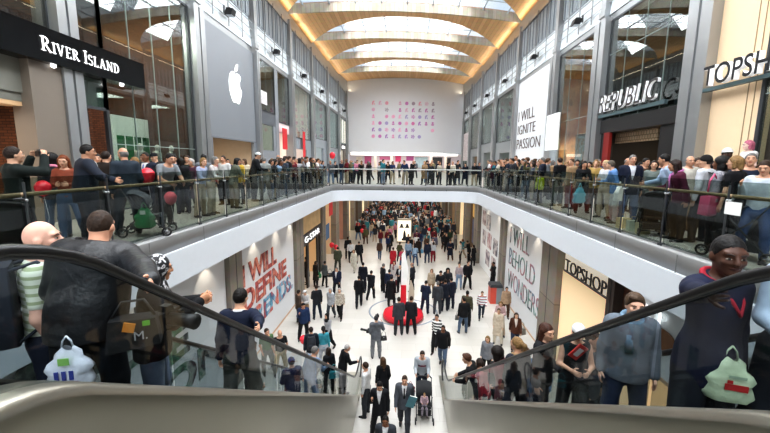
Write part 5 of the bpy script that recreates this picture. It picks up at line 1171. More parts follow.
# ---- lower floor, people one can tell apart
F = onf
person(F(366, 415), 75, 'stand', 'man in a white shirt and charcoal trousers at the newel of the escalator', skin=0, hair=('short', 'brown'), top=('shirt', 'white'), bottom=('trousers', '#33373d'), h=1.76)
person((-.58, 10.75, 0), 10, 'stand2', 'woman with long light brown hair in a black top behind the black suit', h=1.7, bt='f', skin=1, hair=('long', 'light brown'), top=('shirt', '#15161a'), bottom=('trousers', '#1a1b1f'))
person((-.6, 9.43, 0), 178, 'phone', 'man in a black suit with open white shirt walking toward the escalators', skin=2, hair=('short', 'black'), top=('suit', '#17181d'), shirt='white', bottom=('trousers', '#17181d'), h=1.75)
person((-.36, 8.08, 0), 176, 'walk', 'man in a dark grey suit and white shirt lowest in the gap between escalators', skin=5, hair=('cropped', 'black'), top=('suit', '#3a3e44'), shirt='white', bottom=('trousers', '#33363b'), h=1.75)
man5 = person((.1, 9.72, 0), 177, 'walk2', 'man in a mid grey suit and black tie carrying a folder', skin=0, hair=('short', 'brown'), top=('suit', '#565a61'), shirt='white', tie='black', bottom=('trousers', '#3e4147'), h=1.8)
t = thing('document_folder', 'teal document folder under the arm of the man in the mid grey suit', 'folder', (.3, 9.5, 1.1), .3); m = MB(); m.box(-.12, .12, -.02, .02, -.16, .16); m.build('cover', plain('folder_teal', '#3f6f78', .5), t); m = MB(); m.box(-.11, .11, -.015, .015, .155, .17); m.build('pages', plain('paper', '#eeeeea', .7), t); t.rotation_euler = (0, .4, .3)
person((.68, 11.3, 0), 178, 'push', 'man in a grey sweater with red and navy chest stripe pushing a stroller', skin=0, hair=('short', 'dark brown'), top=('sweater', 'grey'), top_mat=striped('chest_stripe', '#9aa0a6', '#9aa0a6', 3.0, .5) , bottom=('jeans', '#2a3346'), h=1.74)
mb = MB()
S_ = skeleton('push', 'm')
sh1 = grow(torso_prims(S_, BT['m'], .028), .014, .035, [lambda X, Y, Z: np.abs(Z-float(S_['ch'][2])-.0)-.035+0*X+0*Y])
kk = link('chest_band', to_mesh('chest_band', sh1[0], sh1[1], [striped('band_red_navy', '#a3303c', '#232a44', .07, .5)]), bpy.data.objects[[o.name for o in bpy.data.objects if o.name.startswith('person')][-1]])
strl = stroller((.72, 10.45, 0), pi, 'black stroller with a small child pushed by the man in grey', '#1c1d20', 1.0)
person((.72, 10.33, .22), 180, 'sitting', 'small child in a pinkish top sitting in the black stroller', h=.78, skin=1, hair=('cropped', 'blond'), top=('sweater', '#b59aa0'), bottom=('trousers', '#8a8088'), lod='mid')
carrier_bag((.3, 10.9, .85), .2, 'dark red paper bag hanging beside the black stroller', '#7a1f2c', [], .8, plastic=False)
ph = person(F(376, 358), 8, 'slr', 'photographer in a grey hooded parka with long lens and shoulder bag', skin=1, hair=('short', '#3a3a3c'), top=('hoodie', '#6d7076'), bottom=('trousers', '#85878a'), h=1.78)
p = F(376, 358)
camera_prop((p.x-.32, p.y+.22, 1.05), math.radians(70), 'camera with long lens hanging at the side of the parka photographer', 1.3, .24)
camera_prop((p.x+.02, p.y+.3, 1.66), 0, 'camera held up to the face of the parka photographer', 1.1, .12)
handbag((p.x+.3, p.y, 1.0), .2, 'black camera bag on the hip of the parka photographer', '#141518', .8)
person(F(398.5, 335), 12, 'stand', 'man in a dark grey suit from behind, first of two before the red base', skin=1, hair=('short', 'dark brown'), top=('suit', '#3f4349'), bottom=('trousers', '#33363b'), h=1.8)
person(F(410.5, 334), -10, 'stand3', 'man in a black suit from behind, second of two before the red base', skin=2, hair=('short', 'brown'), top=('suit', '#1d1e24'), bottom=('trousers', '#1a1b20'), h=1.8)
person(F(436, 352), 160, 'walk', 'woman in a black and white striped sweater walking beside the escalator', skin=2, bt='f', hair=('short', 'black'), top=('sweater', 'white'), top_mat=striped('bw_stripes', '#121214', '#e6e6e4', .13, .5), bottom=('trousers', 'black'), h=1.7)
person(F(442, 367), 165, 'walk2', 'man in a black hooded top and jeans beside the striped sweater', skin=5, hair=('cropped', 'black'), top=('hoodie', '#16171b'), bottom=('jeans', '#5a6c84'), h=1.75)
person(F(463, 333), 10, 'stand2', 'person in a black jacket and jeans with a handbag on the pale floor', skin=2, hair=('short', 'dark brown'), top=('jacket', '#17181c'), bottom=('jeans', '#54687f'), h=1.72)
p = F(458, 331); handbag((p.x, p.y, .85), .3, 'grey handbag carried beside the black jacket and jeans', '#6a6a66', 1.0)
person(F(466, 326), -20, 'stand', 'man in an olive brown shirt behind the black jacket with jeans', skin=5, hair=('cropped', 'black'), top=('shirt', '#5a5540'), bottom=('trousers', '#2a2a2a'), h=1.78)
for i, (x, y, c, f, hr, nm) in enumerate(((425, 313, '#232d44', -25, 'black', 'navy suit with hands joined, first of the suited huddle'), (437, 314, '#45484d', 5, 'grey', 'mid grey suit, second of the suited huddle'), (444.5, 311, '#1d2230', 15, 'dark brown', 'black navy suit, third of the suited huddle'), (450.5, 309, '#22283a', 25, 'black', 'dark blue suit, last of the suited huddle'))):
    person(F(x, y), f, 'hold' if i == 0 else 'stand', 'man in a '+nm, skin=1, hair=('short', hr), top=('suit', c), bottom=('trousers', c), h=1.76)
person(F(440, 300), 170, 'hold', 'dark haired person in black facing the suited huddle', skin=2, hair=('thick', 'black'), top=('jacket', '#191a1e'), bottom=('trousers', 'charcoal'))
person(F(447, 297), 160, 'stand2', 'man with dark curly hair in charcoal facing the suited huddle', skin=2, hair=('curly', 'black'), top=('coat', '#23252a'), bottom=('trousers', 'charcoal'))
person(F(431, 296), 175, 'stand', 'pale haired woman in a beige jacket facing the suited huddle', bt='f', skin=1, hair=('bob', 'blond'), top=('jacket', 'beige'), bottom=('trousers', 'tan'), h=1.66)
person(F(458.5, 289), 170, 'stand', 'woman in a pale grey pink top and light jeans beside a man in black', bt='f', skin=1, hair=('short', 'brown'), top=('shirt', '#b8a9a9'), bottom=('jeans', '#8296ac'), h=1.68)
person(F(467, 289), 190, 'pocket', 'tall man all in black beside the woman in light jeans', skin=1, hair=('short', 'brown'), top=('jacket', '#15161a'), bottom=('trousers', '#131417'), h=1.82)
for i, (x, y, f, c, sc_, lb) in enumerate(((371, 299, -20, '#1a1c23', 1.72, 'black suit walking left of the totem group'), (383, 292, -60, '#1b1c22', 1.78, 'black suit with grey hair in the totem group'), (389, 299, -30, '#232c46', 1.76, 'dark blue jacket from behind in the totem group'), (391, 307, -25, '#15161a', 1.74, 'long black coat closest to the camera in the totem group'), (400, 293, 150, '#20222a', 1.74, 'black suit and white shirt facing out of the totem group'), (412, 291, 70, '#2a2c34', 1.8, 'charcoal suit standing behind the white blade'))):
    lb = lb.replace('walking left of the totem group', 'walking toward the totem group')
    person(F(x, y), f, ['walk', 'stand', 'stand2', 'stand3', 'hold', 'pocket'][i], 'man in a '+lb, skin=[0, 0, 2, 1, 1, 0][i], hair=(['short', 'short', 'short', 'short', 'balding', 'balding'][i], ['dark brown', 'grey', 'black', 'black', 'grey', 'grey'][i]), top=('coat' if i == 3 else 'suit', c), shirt='white' if i in (4, 1) else None, bottom=('trousers', '#17181c'), h=sc_)
person(F(393, 270), 0, 'stand2', 'person in a bright red coat with red hood beyond the totem group', skin=2, bt='f', hair=('short', 'dark brown'), top=('coat', '#b3202e'), bottom=('trousers', '#2a2a30'), h=1.7)
person(F(402, 270), 175, 'hold', 'woman in a pink red jacket beside the red coat', skin=1, bt='f', hair=('bob', 'brown'), top=('jacket', '#c04058'), bottom=('jeans', 'denim'), h=1.64)
person(F(394, 286), 170, 'stand', 'woman in a dark red scarf and white coat inside the totem group', skin=1, bt='f', hair=('bob', 'dark brown'), top=('coat', '#d9d2cc'), bottom=('trousers', 'dark red'), h=1.66, scarf='dark red')
person(F(481, 319), 172, 'walk', 'child in a white shirt with grey and red stripes and dark jeans', skin=1, hair=('short', 'light brown'), top=('sweater', 'white'), top_mat=striped('white_grey_red', '#e9e9ea', '#6d737e', .16, .6, c3='#b03a44'), bottom=('jeans', '#2c3444'), h=1.5)
person(F(492.5, 288), 100, 'crossed', 'person in black leaning by the litter bin at the hoarding', skin=5, hair=('short', 'black'), top=('jacket', '#131418'), bottom=('trousers', '#16171b'), h=1.7)
person(F(499, 336), 165, 'hold', 'blond woman in a pale pink jacket with a dark camera near the hoarding', bt='f', skin=1, hair=('bob', 'blond'), top=('jacket', '#c9a9a6'), bottom=('trousers', 'beige'), h=1.68)
person(F(497, 344), 150, 'stand2', 'woman in a beige belted coat before the pale pink jacket', bt='f', skin=1, hair=('short', 'light brown'), top=('coat', '#d5c6b0'), bottom=('trousers', 'cream'), h=1.64)
person(F(505, 318), 170, 'stand', 'woman in a tan cardigan close to the outlined letters', bt='f', skin=2, hair=('bun', 'dark brown'), top=('jacket', '#b79a7c'), bottom=('trousers', 'brown'), h=1.66)
person(F(514, 350), 170, 'walk', 'woman in a brown leather jacket and blue jeans with grey shoulder bag', bt='f', skin=1, hair=('long', 'brown'), top=('jacket', '#56301f'), shirt='#e9e2d8', bottom=('jeans', '#26364f'), h=1.7)
p = F(520, 348); handbag((p.x, p.y, .95), .3, 'grey shoulder bag of the woman in brown leather', '#7a776f', 1.2)
person(hdz(488, 336, 1.62), 150, 'stand', 'blond woman in a grey jacket beyond the handrail', bt='f', skin=1, hair=('bob', 'blond'), top=('jacket', '#8a8d92'), bottom=('trousers', 'black'), h=1.62)
person(F(268, 373), -140, 'stand2', 'man in a green shirt on the floor beyond the escalator glass', skin=0, hair=('short', 'brown'), top=('tee', '#5a7a52'), bottom=('trousers', '#6f746c'), h=1.76)
person(F(281, 374), -150, 'pocket', 'bald man in a black polo and beige trousers on the lower floor', skin=0, hair=None, top=('tee', '#15161a'), bottom=('trousers', '#b7a888'), h=1.74)
person(F(304, 340), -160, 'phone', 'person in a blue jacket looking at a phone beside red balloons', skin=2, hair=('short', 'black'), top=('jacket', '#25395e'), bottom=('trousers', '#17181d'), h=1.74)
person(F(328, 350), 150, 'walk', 'woman in a black headscarf and grey top walking past the blue jacket', bt='f', skin=2, hair=None, hat=('headscarf', '#15161a'), top=('shirt', '#b9babc'), bottom=('trousers', '#15161a'), h=1.66)
bpk = person(F(312, 371), 15, 'stand2', 'man in a dark jacket with backpack and turquoise sleeve near the escalator foot', skin=2, hair=('short', 'dark brown'), top=('jacket', '#1b2430'), bottom=('trousers', '#b9bcc0'), h=1.74)
backpack(tuple(bpk.matrix_basis@Vector((0, -.17, 1.22))), math.radians(15), 'black and white backpack on the man near the escalator foot', '#20242c', 1.0)
person(F(324, 368), 20, 'stand', 'woman in a turquoise top beside the black and white backpack', skin=2, bt='f', hair=('ponytail', 'black'), top=('shirt', '#4aa9b8'), bottom=('jeans', '#c2c6cc'), h=1.68)
p = F(304, 352); balloon((p.x, p.y, .55), .17, 'red balloon hanging low beside the blue jacket', string=.35)
person(F(299, 324), -60, 'stand2', 'person in a brown jacket at the pier of the sand coloured shop', skin=2, hair=('short', 'dark brown'), top=('jacket', '#4f4034'), bottom=('trousers', '#23252b'), h=1.72)
person(F(306, 322), 160, 'hold', 'woman in a white cap and pale shirt reading a sheet by the pier', bt='f', skin=1, hair=('short', 'brown'), hat=('cap', '#eceae6'), top=('shirt', '#d6d3d0'), bottom=('trousers', 'tan'), h=1.66)
person(F(317, 319), 30, 'stand3', 'man in a dark grey jacket at the sand coloured shop, back turned', skin=1, hair=('short', 'brown'), top=('jacket', '#25282e'), bottom=('jeans', '#20293c'), h=1.76)
person(F(331, 319), 170, 'walk', 'white haired woman in a pale grey jacket walking with a friend', bt='f', skin=1, hair=('bob', 'white'), top=('jacket', '#b3b6b8'), bottom=('trousers', '#3a4048'), h=1.66)
person(F(340, 319), 175, 'walk2', 'white haired woman in a beige patterned jacket and black trousers', bt='f', skin=1, hair=('bob', 'white'), top=('jacket', '#b7ac9c'), top_mat=collage_mat('beige_pattern', ['#cfc6b6', '#8e8474', '#d8d0c2', '#6f675c'], 14), bottom=('trousers', '#1c1c1e'), h=1.66)
person(F(337, 295), 172, 'walk', 'stout man in a navy jacket over white shirt walking toward the escalators', bt='h', skin=0, hair=('short', 'grey'), top=('jacket', '#182037'), shirt='white', bottom=('trousers', '#171a22'), h=1.74)
person(F(325, 287), -30, 'stand2', 'woman in a grey top and black leggings with a dark handbag', bt='f', skin=2, hair=('short', 'black'), top=('jacket', '#555a5a'), bottom=('jeans', '#17181b'), h=1.68)
p = F(330, 284); handbag((p.x, p.y, .8), .2, 'dark handbag of the woman in the grey top', '#202226', 1.1)
person(F(316, 287), -40, 'stand', 'woman in a long dark brown coat with a green carrier bag', bt='f', skin=2, hair=('bob', 'brown'), top=('coat', '#2c2420'), bottom=('trousers', 'black'), h=1.68)
p = F(319, 285); carrier_bag((p.x, p.y, .95), .3, 'green carrier bag of the woman in the long brown coat', '#2f8a5a', [], .9)
person(F(307, 284), 100, 'stand3', 'person in black at the doorway of the sand coloured shop', skin=2, hair=('short', 'black'), top=('coat', '#111215'), bottom=('trousers', 'black'), h=1.8)
person(F(338, 271), 10, 'stand2', 'man in an olive jacket from behind near the lower piers', skin=1, hair=('short', 'dark brown'), top=('jacket', '#4a4e3a'), bottom=('trousers', '#33362e'), h=1.78)
person(F(348, 259), 20, 'stand', 'tall man in black beside a white shirt near the lower piers', skin=5, hair=('cropped', 'black'), top=('jacket', '#15161a'), bottom=('trousers', '#17181c'), h=1.84)
person(F(350.5, 262), 15, 'walk', 'person in a white shirt and black trousers beside the tall man', skin=2, hair=('short', 'black'), top=('shirt', 'white'), bottom=('trousers', '#17181c'), h=1.7)
person(F(359, 264), 10, 'stand3', 'broad man in a black jacket from behind near the lower piers', bt='h', skin=1, hair=('short', 'dark brown'), top=('jacket', '#141519'), bottom=('trousers', '#1b1c20'), h=1.78)
person(F(354, 272), 165, 'walk2', 'woman in a pale cream coat and trousers walking from the piers', bt='f', skin=1, hair=('bob', 'blond'), top=('coat', '#d8d2c0'), bottom=('trousers', '#cfc9b8'), h=1.68)
person(F(359, 307), 5, 'walk', 'man in a black suit with a bag on his hip, back turned', skin=1, hair=('short', 'black'), top=('suit', '#14151a'), bottom=('trousers', '#14151a'), h=1.8)
person(F(363, 291), 0, 'stand', 'man in a dark navy suit ahead of the hip bag', skin=1, hair=('short', 'black'), top=('suit', '#181c28'), bottom=('trousers', '#181c28'), h=1.8)
p = F(363, 303); handbag((p.x, p.y, .85), .1, 'black hip bag of the man in the black suit', '#101114', .9)
for i, (x, y, f, lb, tp, bt_) in enumerate(((446, 252, 170, 'man in black walking beside the brown lower shop', ('jacket', '#17181c'), ('trousers', '#17181c')), (460, 263, 80, 'man in a pale shirt and apron at the brown lower shop', ('shirt', '#cfc8bb'), ('trousers', '#2b2622')), (468, 262, 60, 'person in black bending at the brown lower shop counter', ('jacket', '#121316'), ('trousers', '#141518')), (473, 266, 40, 'dark haired woman in a black coat at the brown lower shop', ('coat', '#17161a'), ('trousers', 'black')), (455, 250, 120, 'woman in a grey coat at the pier of the brown lower shop', ('coat', '#7a7672'), ('trousers', 'charcoal')), (433, 262, -10, 'woman in red trousers and a pale top with white bag', ('shirt', '#cfd2d4'), ('trousers', '#8a2030')), (427, 263, 10, 'man in a dark blue jacket and jeans in the middle aisle', ('jacket', '#232c40'), ('jeans', '#33435c')), (415, 266, 0, 'woman in a pale blue top and jeans in the middle aisle', ('shirt', '#9fb8cc'), ('jeans', '#3f5572')), (408, 262, 175, 'man in a light blue shirt and jeans walking beyond the totem', ('shirt', '#a9c2d8'), ('jeans', '#46607e')), (418, 258, -20, 'woman in dark brown with a sky blue carrier bag', ('coat', '#33261f'), ('trousers', 'black')), (434, 254, 5, 'man in a grey violet sweater in the middle aisle', ('sweater', '#6a6a80'), ('trousers', '#26262c')))):
    person(F(x, y), f, ['walk', 'stand', 'lean2', 'stand2', 'stand3'][i % 5], lb, bt='f' if 'woman' in lb else 'm', skin=[0, 1, 2, 1][i % 4], hair=('bob' if 'woman' in lb else 'short', ['dark brown', 'black', 'brown'][i % 3]), top=tp, bottom=bt_, h=1.66 if 'woman' in lb else 1.76)
p = F(421, 257); carrier_bag((p.x, p.y, .85), .2, 'sky blue carrier bag in the middle aisle', '#6fb0d8', [], 1.0)
p = F(429, 240); balloon((p.x, p.y, 1.1), .18, 'red balloon on its own in the middle aisle', string=.8)
p = F(362, 244); balloon((p.x, p.y, 1.3), .2, 'red balloon near the lit advertising case, on the pier side', string=.9)
p = F(349.5, 262); balloon((p.x-1.0, p.y-.3, 1.25), .18, 'red balloon at waist height by the lower piers', string=.9)
p = F(342, 262); balloon((p.x-.8, p.y, 1.35), .2, 'red balloon against the lower pier', string=1.0)

# ---- upper level, by the brick shop: people one can tell apart
def U(px, X, y=165): p = atx(px, y, X); return Vector((X, p.y, UP))
person(U(14, -5.75), -25, 'photo', 'person in a black green jacket raising a small camera at the brick shop', skin=1, hair=('short', 'dark brown'), top=('jacket', '#18221f'), bottom=('trousers', '#1d2428'), h=1.76)
p = U(14, -5.75); camera_prop((p.x+.1, p.y+.3, UP+1.66), math.radians(-25), 'small silver camera raised beside the brick shop', .9, .05)
person(U(38, -9.6), 120, 'stand3', 'woman in a sleeveless pink top on the shop stairs', bt='f', skin=2, hair=('bun', 'black'), top=('vest', '#c9968a'), bottom=('trousers', 'dark red'), h=1.66).location.z = UP+.35
person(U(52, -7.0), 40, 'stand', 'woman with dark curly hair and a patterned scarf before the brick doorway', bt='f', skin=2, hair=('curly', 'black'), top=('jacket', '#2a2a30'), bottom=('jeans', '#42566e'), h=1.68, scarf='pink')
person(U(64.5, -6.5), -150, 'hold', 'woman with long ginger hair and a rust orange top before the brick doorway', bt='f', skin=1, hair=('long', 'ginger'), top=('shirt', '#8a4630'), bottom=('jeans', 'denim'), h=1.66)
person(U(84, -5.72), -35, 'armrail', 'big man in a navy grey suit with an arm along the bronze rail', bt='h', skin=2, hair=('short', 'black'), top=('suit', '#272d3a'), shirt='white', bottom=('trousers', '#252a36'), h=1.84)
person(U(125, -5.85), 55, 'stand2', 'bald man in a charcoal blue suit with his back to the bronze rail', skin=0, hair=('balding', 'grey'), top=('suit', '#2d3843'), shirt='white', bottom=('trousers', '#2a333d'), h=1.82)
person(U(147, -6.8), 178, 'stand', 'man in a navy suit and blue tie facing the hall behind a red balloon', skin=5, hair=('cropped', 'black'), top=('suit', '#1d2435'), shirt='white', tie='blue', bottom=('trousers', '#1d2435'), h=1.78)
gt = person(U(165, -5.7), -115, 'lean', 'dark haired man in a grey t-shirt with black strap bending over the rail', skin=0, hair=('short', 'black'), top=('tee', '#8f9598'), bottom=('trousers', '#2a2b30'), h=1.8)
backpack(tuple(gt.matrix_basis@Vector((0, -.28, 1.2))), math.radians(-115), 'black sling bag on the back of the man bending over the rail', '#131418', .7)
person(U(200, -5.7), -95, 'lean2', 'blond woman in a black vest over pale blue sleeves at the rail', bt='f', skin=1, hair=('bob', 'blond'), top=('shirt', '#b7c0dc'), bottom=('trousers', '#b9ab94'), h=1.68)
person(U(211.5, -5.66), -80, 'lean2', 'grey haired woman in white top and beige trousers at the rail', bt='f', skin=1, hair=('bob', 'grey'), top=('shirt', '#dcd6d2'), bottom=('trousers', '#cfc3ad'), h=1.72)
person(U(204, -6.3), 20, 'stand', 'black haired person in a grey sweater behind the blond woman', skin=2, hair=('short', 'black'), top=('sweater', '#7c8084'), bottom=('trousers', 'charcoal'), h=1.78)
person(U(234, -5.7), -40, 'lean2', 'woman with long dark hair in a khaki green jacket at the rail', bt='f', skin=2, hair=('long', 'black'), top=('jacket', '#6d7263'), bottom=('trousers', '#8a7a5c'), h=1.7)
person(U(239, -6.1), 160, 'stand', 'woman in a yellow cardigan behind the khaki green jacket', bt='f', skin=1, hair=('bob', 'brown'), top=('jacket', '#c9a83a'), bottom=('trousers', 'charcoal'), h=1.68)
person(U(254.5, -5.95), -60, 'lean2', 'tall man in a white cap and black jacket above the crowd at the rail', skin=1, hair=('short', 'black'), hat=('cap', '#d8dcdc'), top=('jacket', '#17191f'), bottom=('trousers', '#1c1d22'), h=1.96)
person(U(264, -5.65), 30, 'stand3', 'grey haired man in a light grey jacket with his back to the hall', skin=1, hair=('short', 'grey'), top=('jacket', '#9ba09c'), bottom=('trousers', '#6f6a5e'), h=1.74)
person(U(284, -5.65), -20, 'stand', 'man in a dark slate jacket with a white sleeve at the rail', skin=1, hair=('short', 'dark brown'), top=('jacket', '#3a4556'), bottom=('trousers', '#23262e'), h=1.76)
person(U(215, -7.2), -140, 'stand', 'woman in a red jacket in front of the plain grey store', bt='f', skin=1, hair=('short', 'dark brown'), top=('jacket', '#b02a30'), bottom=('jeans', 'navy'), h=1.68)
for i, (px, X, f, lb, hs, hc, tp, h) in enumerate(((106, -6.7, 0, 'man in dark brown behind the big navy grey suit', 'short', 'dark brown', ('jacket', '#2e2622'), 1.76), (98, -7.6, -160, 'person in black deeper inside by the brick doorway', 'short', 'black', ('jacket', '#17171a'), 1.72), (136, -7.6, 150, 'woman with blond hair in beige before the green banners', 'long', 'blond', ('jacket', '#c2b195'), 1.66), (156, -7.2, 175, 'man in a black cap and black coat behind the grey t-shirt', 'none', 'black', ('coat', '#141519'), 1.8), (174, -7.0, -150, 'man with a round face in dark blue behind the grey t-shirt', 'short', 'black', ('jacket', '#1f2a44'), 1.76), (181, -6.6, 40, 'woman with black hair in black behind the blond woman', 'bob', 'black', ('jacket', '#16161a'), 1.66), (188, -7.3, 170, 'man in a dark green sweater before the brick window', 'short', 'brown', ('sweater', '#2f3a30'), 1.75), (192, -6.5, -170, 'pale haired woman in a plum coat before the brick window', 'bob', 'white', ('coat', '#4a2838'), 1.64), (146, -8.0, 165, 'man in a tan coat close to the green banners', 'short', 'dark brown', ('coat', '#8f7556'), 1.78), (169, -8.1, 10, 'woman in a teal coat close to the brick window', 'long', 'brown', ('coat', '#2f6a70'), 1.68), (224, -6.5, 170, 'man in a white shirt in front of the plain grey store', 'short', 'brown', ('shirt', '#dddcd8'), 1.76), (228, -7.4, -170, 'woman in a purple coat in front of the plain grey store', 'bob', 'dark brown', ('coat', '#5a3a66'), 1.66), (245, -6.8, 165, 'woman in a cream jacket before the lit store doorway', 'long', 'light brown', ('jacket', '#dccfb4'), 1.68), (272, -6.2, 10, 'woman in a navy coat past the light grey jacket', 'long', 'dark brown', ('coat', '#1c2340'), 1.68))):
    person(U(px, X), f, ['stand', 'stand2', 'stand3', 'hold', 'phone'][i % 5], lb, bt='f' if 'woman' in lb else 'm', skin=[1, 0, 2][i % 3], hair=None if hs == 'none' else (hs, hc), hat=('cap', 'black') if hs == 'none' else None, top=tp, bottom=('trousers', ['charcoal', 'black', 'navy'][i % 3]), h=h)
p = U(40, -6.6); balloon((p.x, p.y, UP+1.05), .13, 'red balloon held low beside the patterned scarf', string=.7)
p = U(146.5, -6.0); balloon((p.x, p.y, UP+1.22), .165, 'red balloon in front of the navy suit and blue tie', string=.8)
p = U(168, -5.5); balloon((p.x, p.y, UP+.7), .14, 'pinkish red balloon low behind the glass under the grey t-shirt', '#d8485a', string=.45)
p = U(332.5, -6.3); balloon((p.x, p.y, UP+2.15), .26, 'red balloon floating above the far end of the brick side crowd', string=.9)
p = U(143, -5.45); stroller((p.x, p.y, UP), -1.2, 'dark grey stroller behind the brick side glass', '#3c4046', .95)
p = U(2, -5.5); stroller((p.x, p.y, UP), .7, 'black stroller at the very start of the brick side glass', '#15161a', 1.0)
p = U(140, -5.35); carrier_bag((p.x, p.y, UP+.72), .3, 'green and white carrier bag behind the brick side glass', '#3f8a5a', [(0, -.2, .1, .08, '#e8ece6')], 1.0)

# ---- upper level, black lettered side
person(U(766, 5.75), 120, 'phone', 'man at the edge in a pale top beside the dark polo', skin=0, hair=('short', 'brown'), top=('shirt', '#c9d3da'), bottom=('jeans', '#3d5a8a'), h=1.66)
person(U(750, 6.5), 150, 'point', 'man in a dark navy polo gesturing with one arm', skin=0, hair=('short', 'grey'), top=('tee', '#1b2338'), bottom=('trousers', '#24262c'), h=1.8)
person(U(737, 5.85), 15, 'stand2', 'woman with short blond hair in a black top, back to the rail', bt='f', skin=1, hair=('bob', 'blond'), top=('tee', '#15161b'), bottom=('trousers', '#16171b'), h=1.74)
person(U(722, 5.8), 35, 'stand', 'woman with big black hair in a grey patterned top and pink bag', bt='f', skin=5, hair=('curly', 'black'), top=('jacket', '#77777e'), top_mat=collage_mat('grey_pattern', ['#4a4a52', '#9a9aa2', '#5d5d66', '#c2c2c8'], 16), bottom=('trousers', '#1c1c22'), h=1.72)
p = U(716, 5.55); handbag((p.x, p.y, UP+1.12), .5, 'pink handbag of the woman with big black hair', '#c04a70', 1.5)
person(U(725, 7.1), 160, 'stand', 'tall man in a white cap with black brim behind the crowd', skin=6, hair=('short', 'black'), hat=('cap', '#eceae8'), top=('jacket', '#1b1b1f'), bottom=('trousers', 'charcoal'), h=1.95)
wb = person(U(707, 6.1), 25, 'stand2', 'man in a dark flat cap and white shirt with a black backpack', skin=1, hair=('short', 'dark brown'), hat=('beanie', '#1d1b1b'), top=('shirt', '#e3e6ea'), bottom=('trousers', '#24262c'), h=1.76)
backpack(tuple(wb.matrix_basis@Vector((0, -.17, 1.2))), math.radians(25), 'black backpack on the man in the white shirt and flat cap', '#15161a', .95)
person(U(689, 6.7), 170, 'stand', 'grey haired man in a cream jacket beside the cream wall panel', skin=0, hair=('balding', 'grey'), top=('jacket', '#d5cfc2'), bottom=('trousers', 'tan'), h=1.78)
person(U(671, 6.0), 65, 'lean2', 'man in a pale blue shirt leaning over toward the rail', skin=2, hair=('short', 'black'), top=('shirt', '#b9cde6'), bottom=('trousers', '#2a2e38'), h=1.84)
person(U(682, 5.65), 75, 'lean2', 'woman in a plum jacket and pink scarf leaning on the rail', bt='f', skin=2, hair=('long', '#2e1d16'), top=('jacket', '#5a2038'), bottom=('trousers', '#1a1a20'), h=1.7, scarf='#c07ab0')
person(U(632, 5.95), 165, 'stand', 'grey haired man in a dark navy suit with a badge facing the hall', skin=0, hair=('short', 'grey'), top=('suit', '#192036'), shirt='#dfe3ea', bottom=('trousers', '#5d6f8c'), h=1.82)
person(U(616, 5.65), 70, 'lean2', 'woman in a sky blue jacket with a white shoulder bag at the rail', bt='f', skin=1, hair=('short', '#6a6052'), top=('jacket', '#6f9bd0'), bottom=('trousers', '#e0ddd6'), h=1.7)
p = U(622, 5.5); carrier_bag((p.x, p.y, UP+1.15), .6, 'white shoulder bag of the woman in sky blue', '#ecebe6', [], .95, plastic=False)
person(U(607, 5.9), 110, 'hold', 'woman with pale blond hair in white holding something to her face', bt='f', skin=1, hair=('bob', '#cdb58a'), top=('shirt', '#dddfe2'), bottom=('trousers', 'beige'), h=1.7)
person(U(584, 5.75), 170, 'hold', 'woman with long black hair in a black coat and turquoise bag', bt='f', skin=2, hair=('long', 'black'), top=('coat', '#141519'), bottom=('trousers', '#6a1a24'), h=1.68)
p = U(582, 5.4); carrier_bag((p.x, p.y, UP+1.0), .4, 'turquoise carrier bag of the woman in the black coat', '#3fb0c8', [], 1.15)
person(U(596, 6.2), 150, 'stand', 'blond person in a mustard jacket behind the pale blond woman', skin=1, bt='f', hair=('bob', 'blond'), top=('jacket', '#b89a5a'), bottom=('trousers', 'brown'), h=1.72)
person(U(572, 5.9), 100, 'stand2', 'man in a tan corduroy jacket beside the long black hair', skin=1, hair=('short', 'light brown'), top=('jacket', '#9a7f5e'), bottom=('trousers', '#7a2228'), h=1.76)
person(U(560, 5.8), 20, 'stand', 'man in a black suit jacket with white collar, back to the rail', skin=1, hair=('short', 'dark brown'), top=('suit', '#15161a'), shirt='white', bottom=('trousers', '#3f4a3a'), h=1.8)
person(U(541, 5.38), 20, 'stand', 'small person in a bright lime safety vest behind the glass', skin=1, hair=('short', 'dark brown'), top=('jacket', '#d4f02a'), bottom=('trousers', '#23262c'), h=1.22)
person(U(515.5, 6.2), 150, 'crossed', 'tall man in a black suit standing above the crowd by the hoarding', skin=2, hair=('short', 'black'), top=('suit', '#15161b'), shirt='white', bottom=('trousers', '#15161b'), h=2.02)
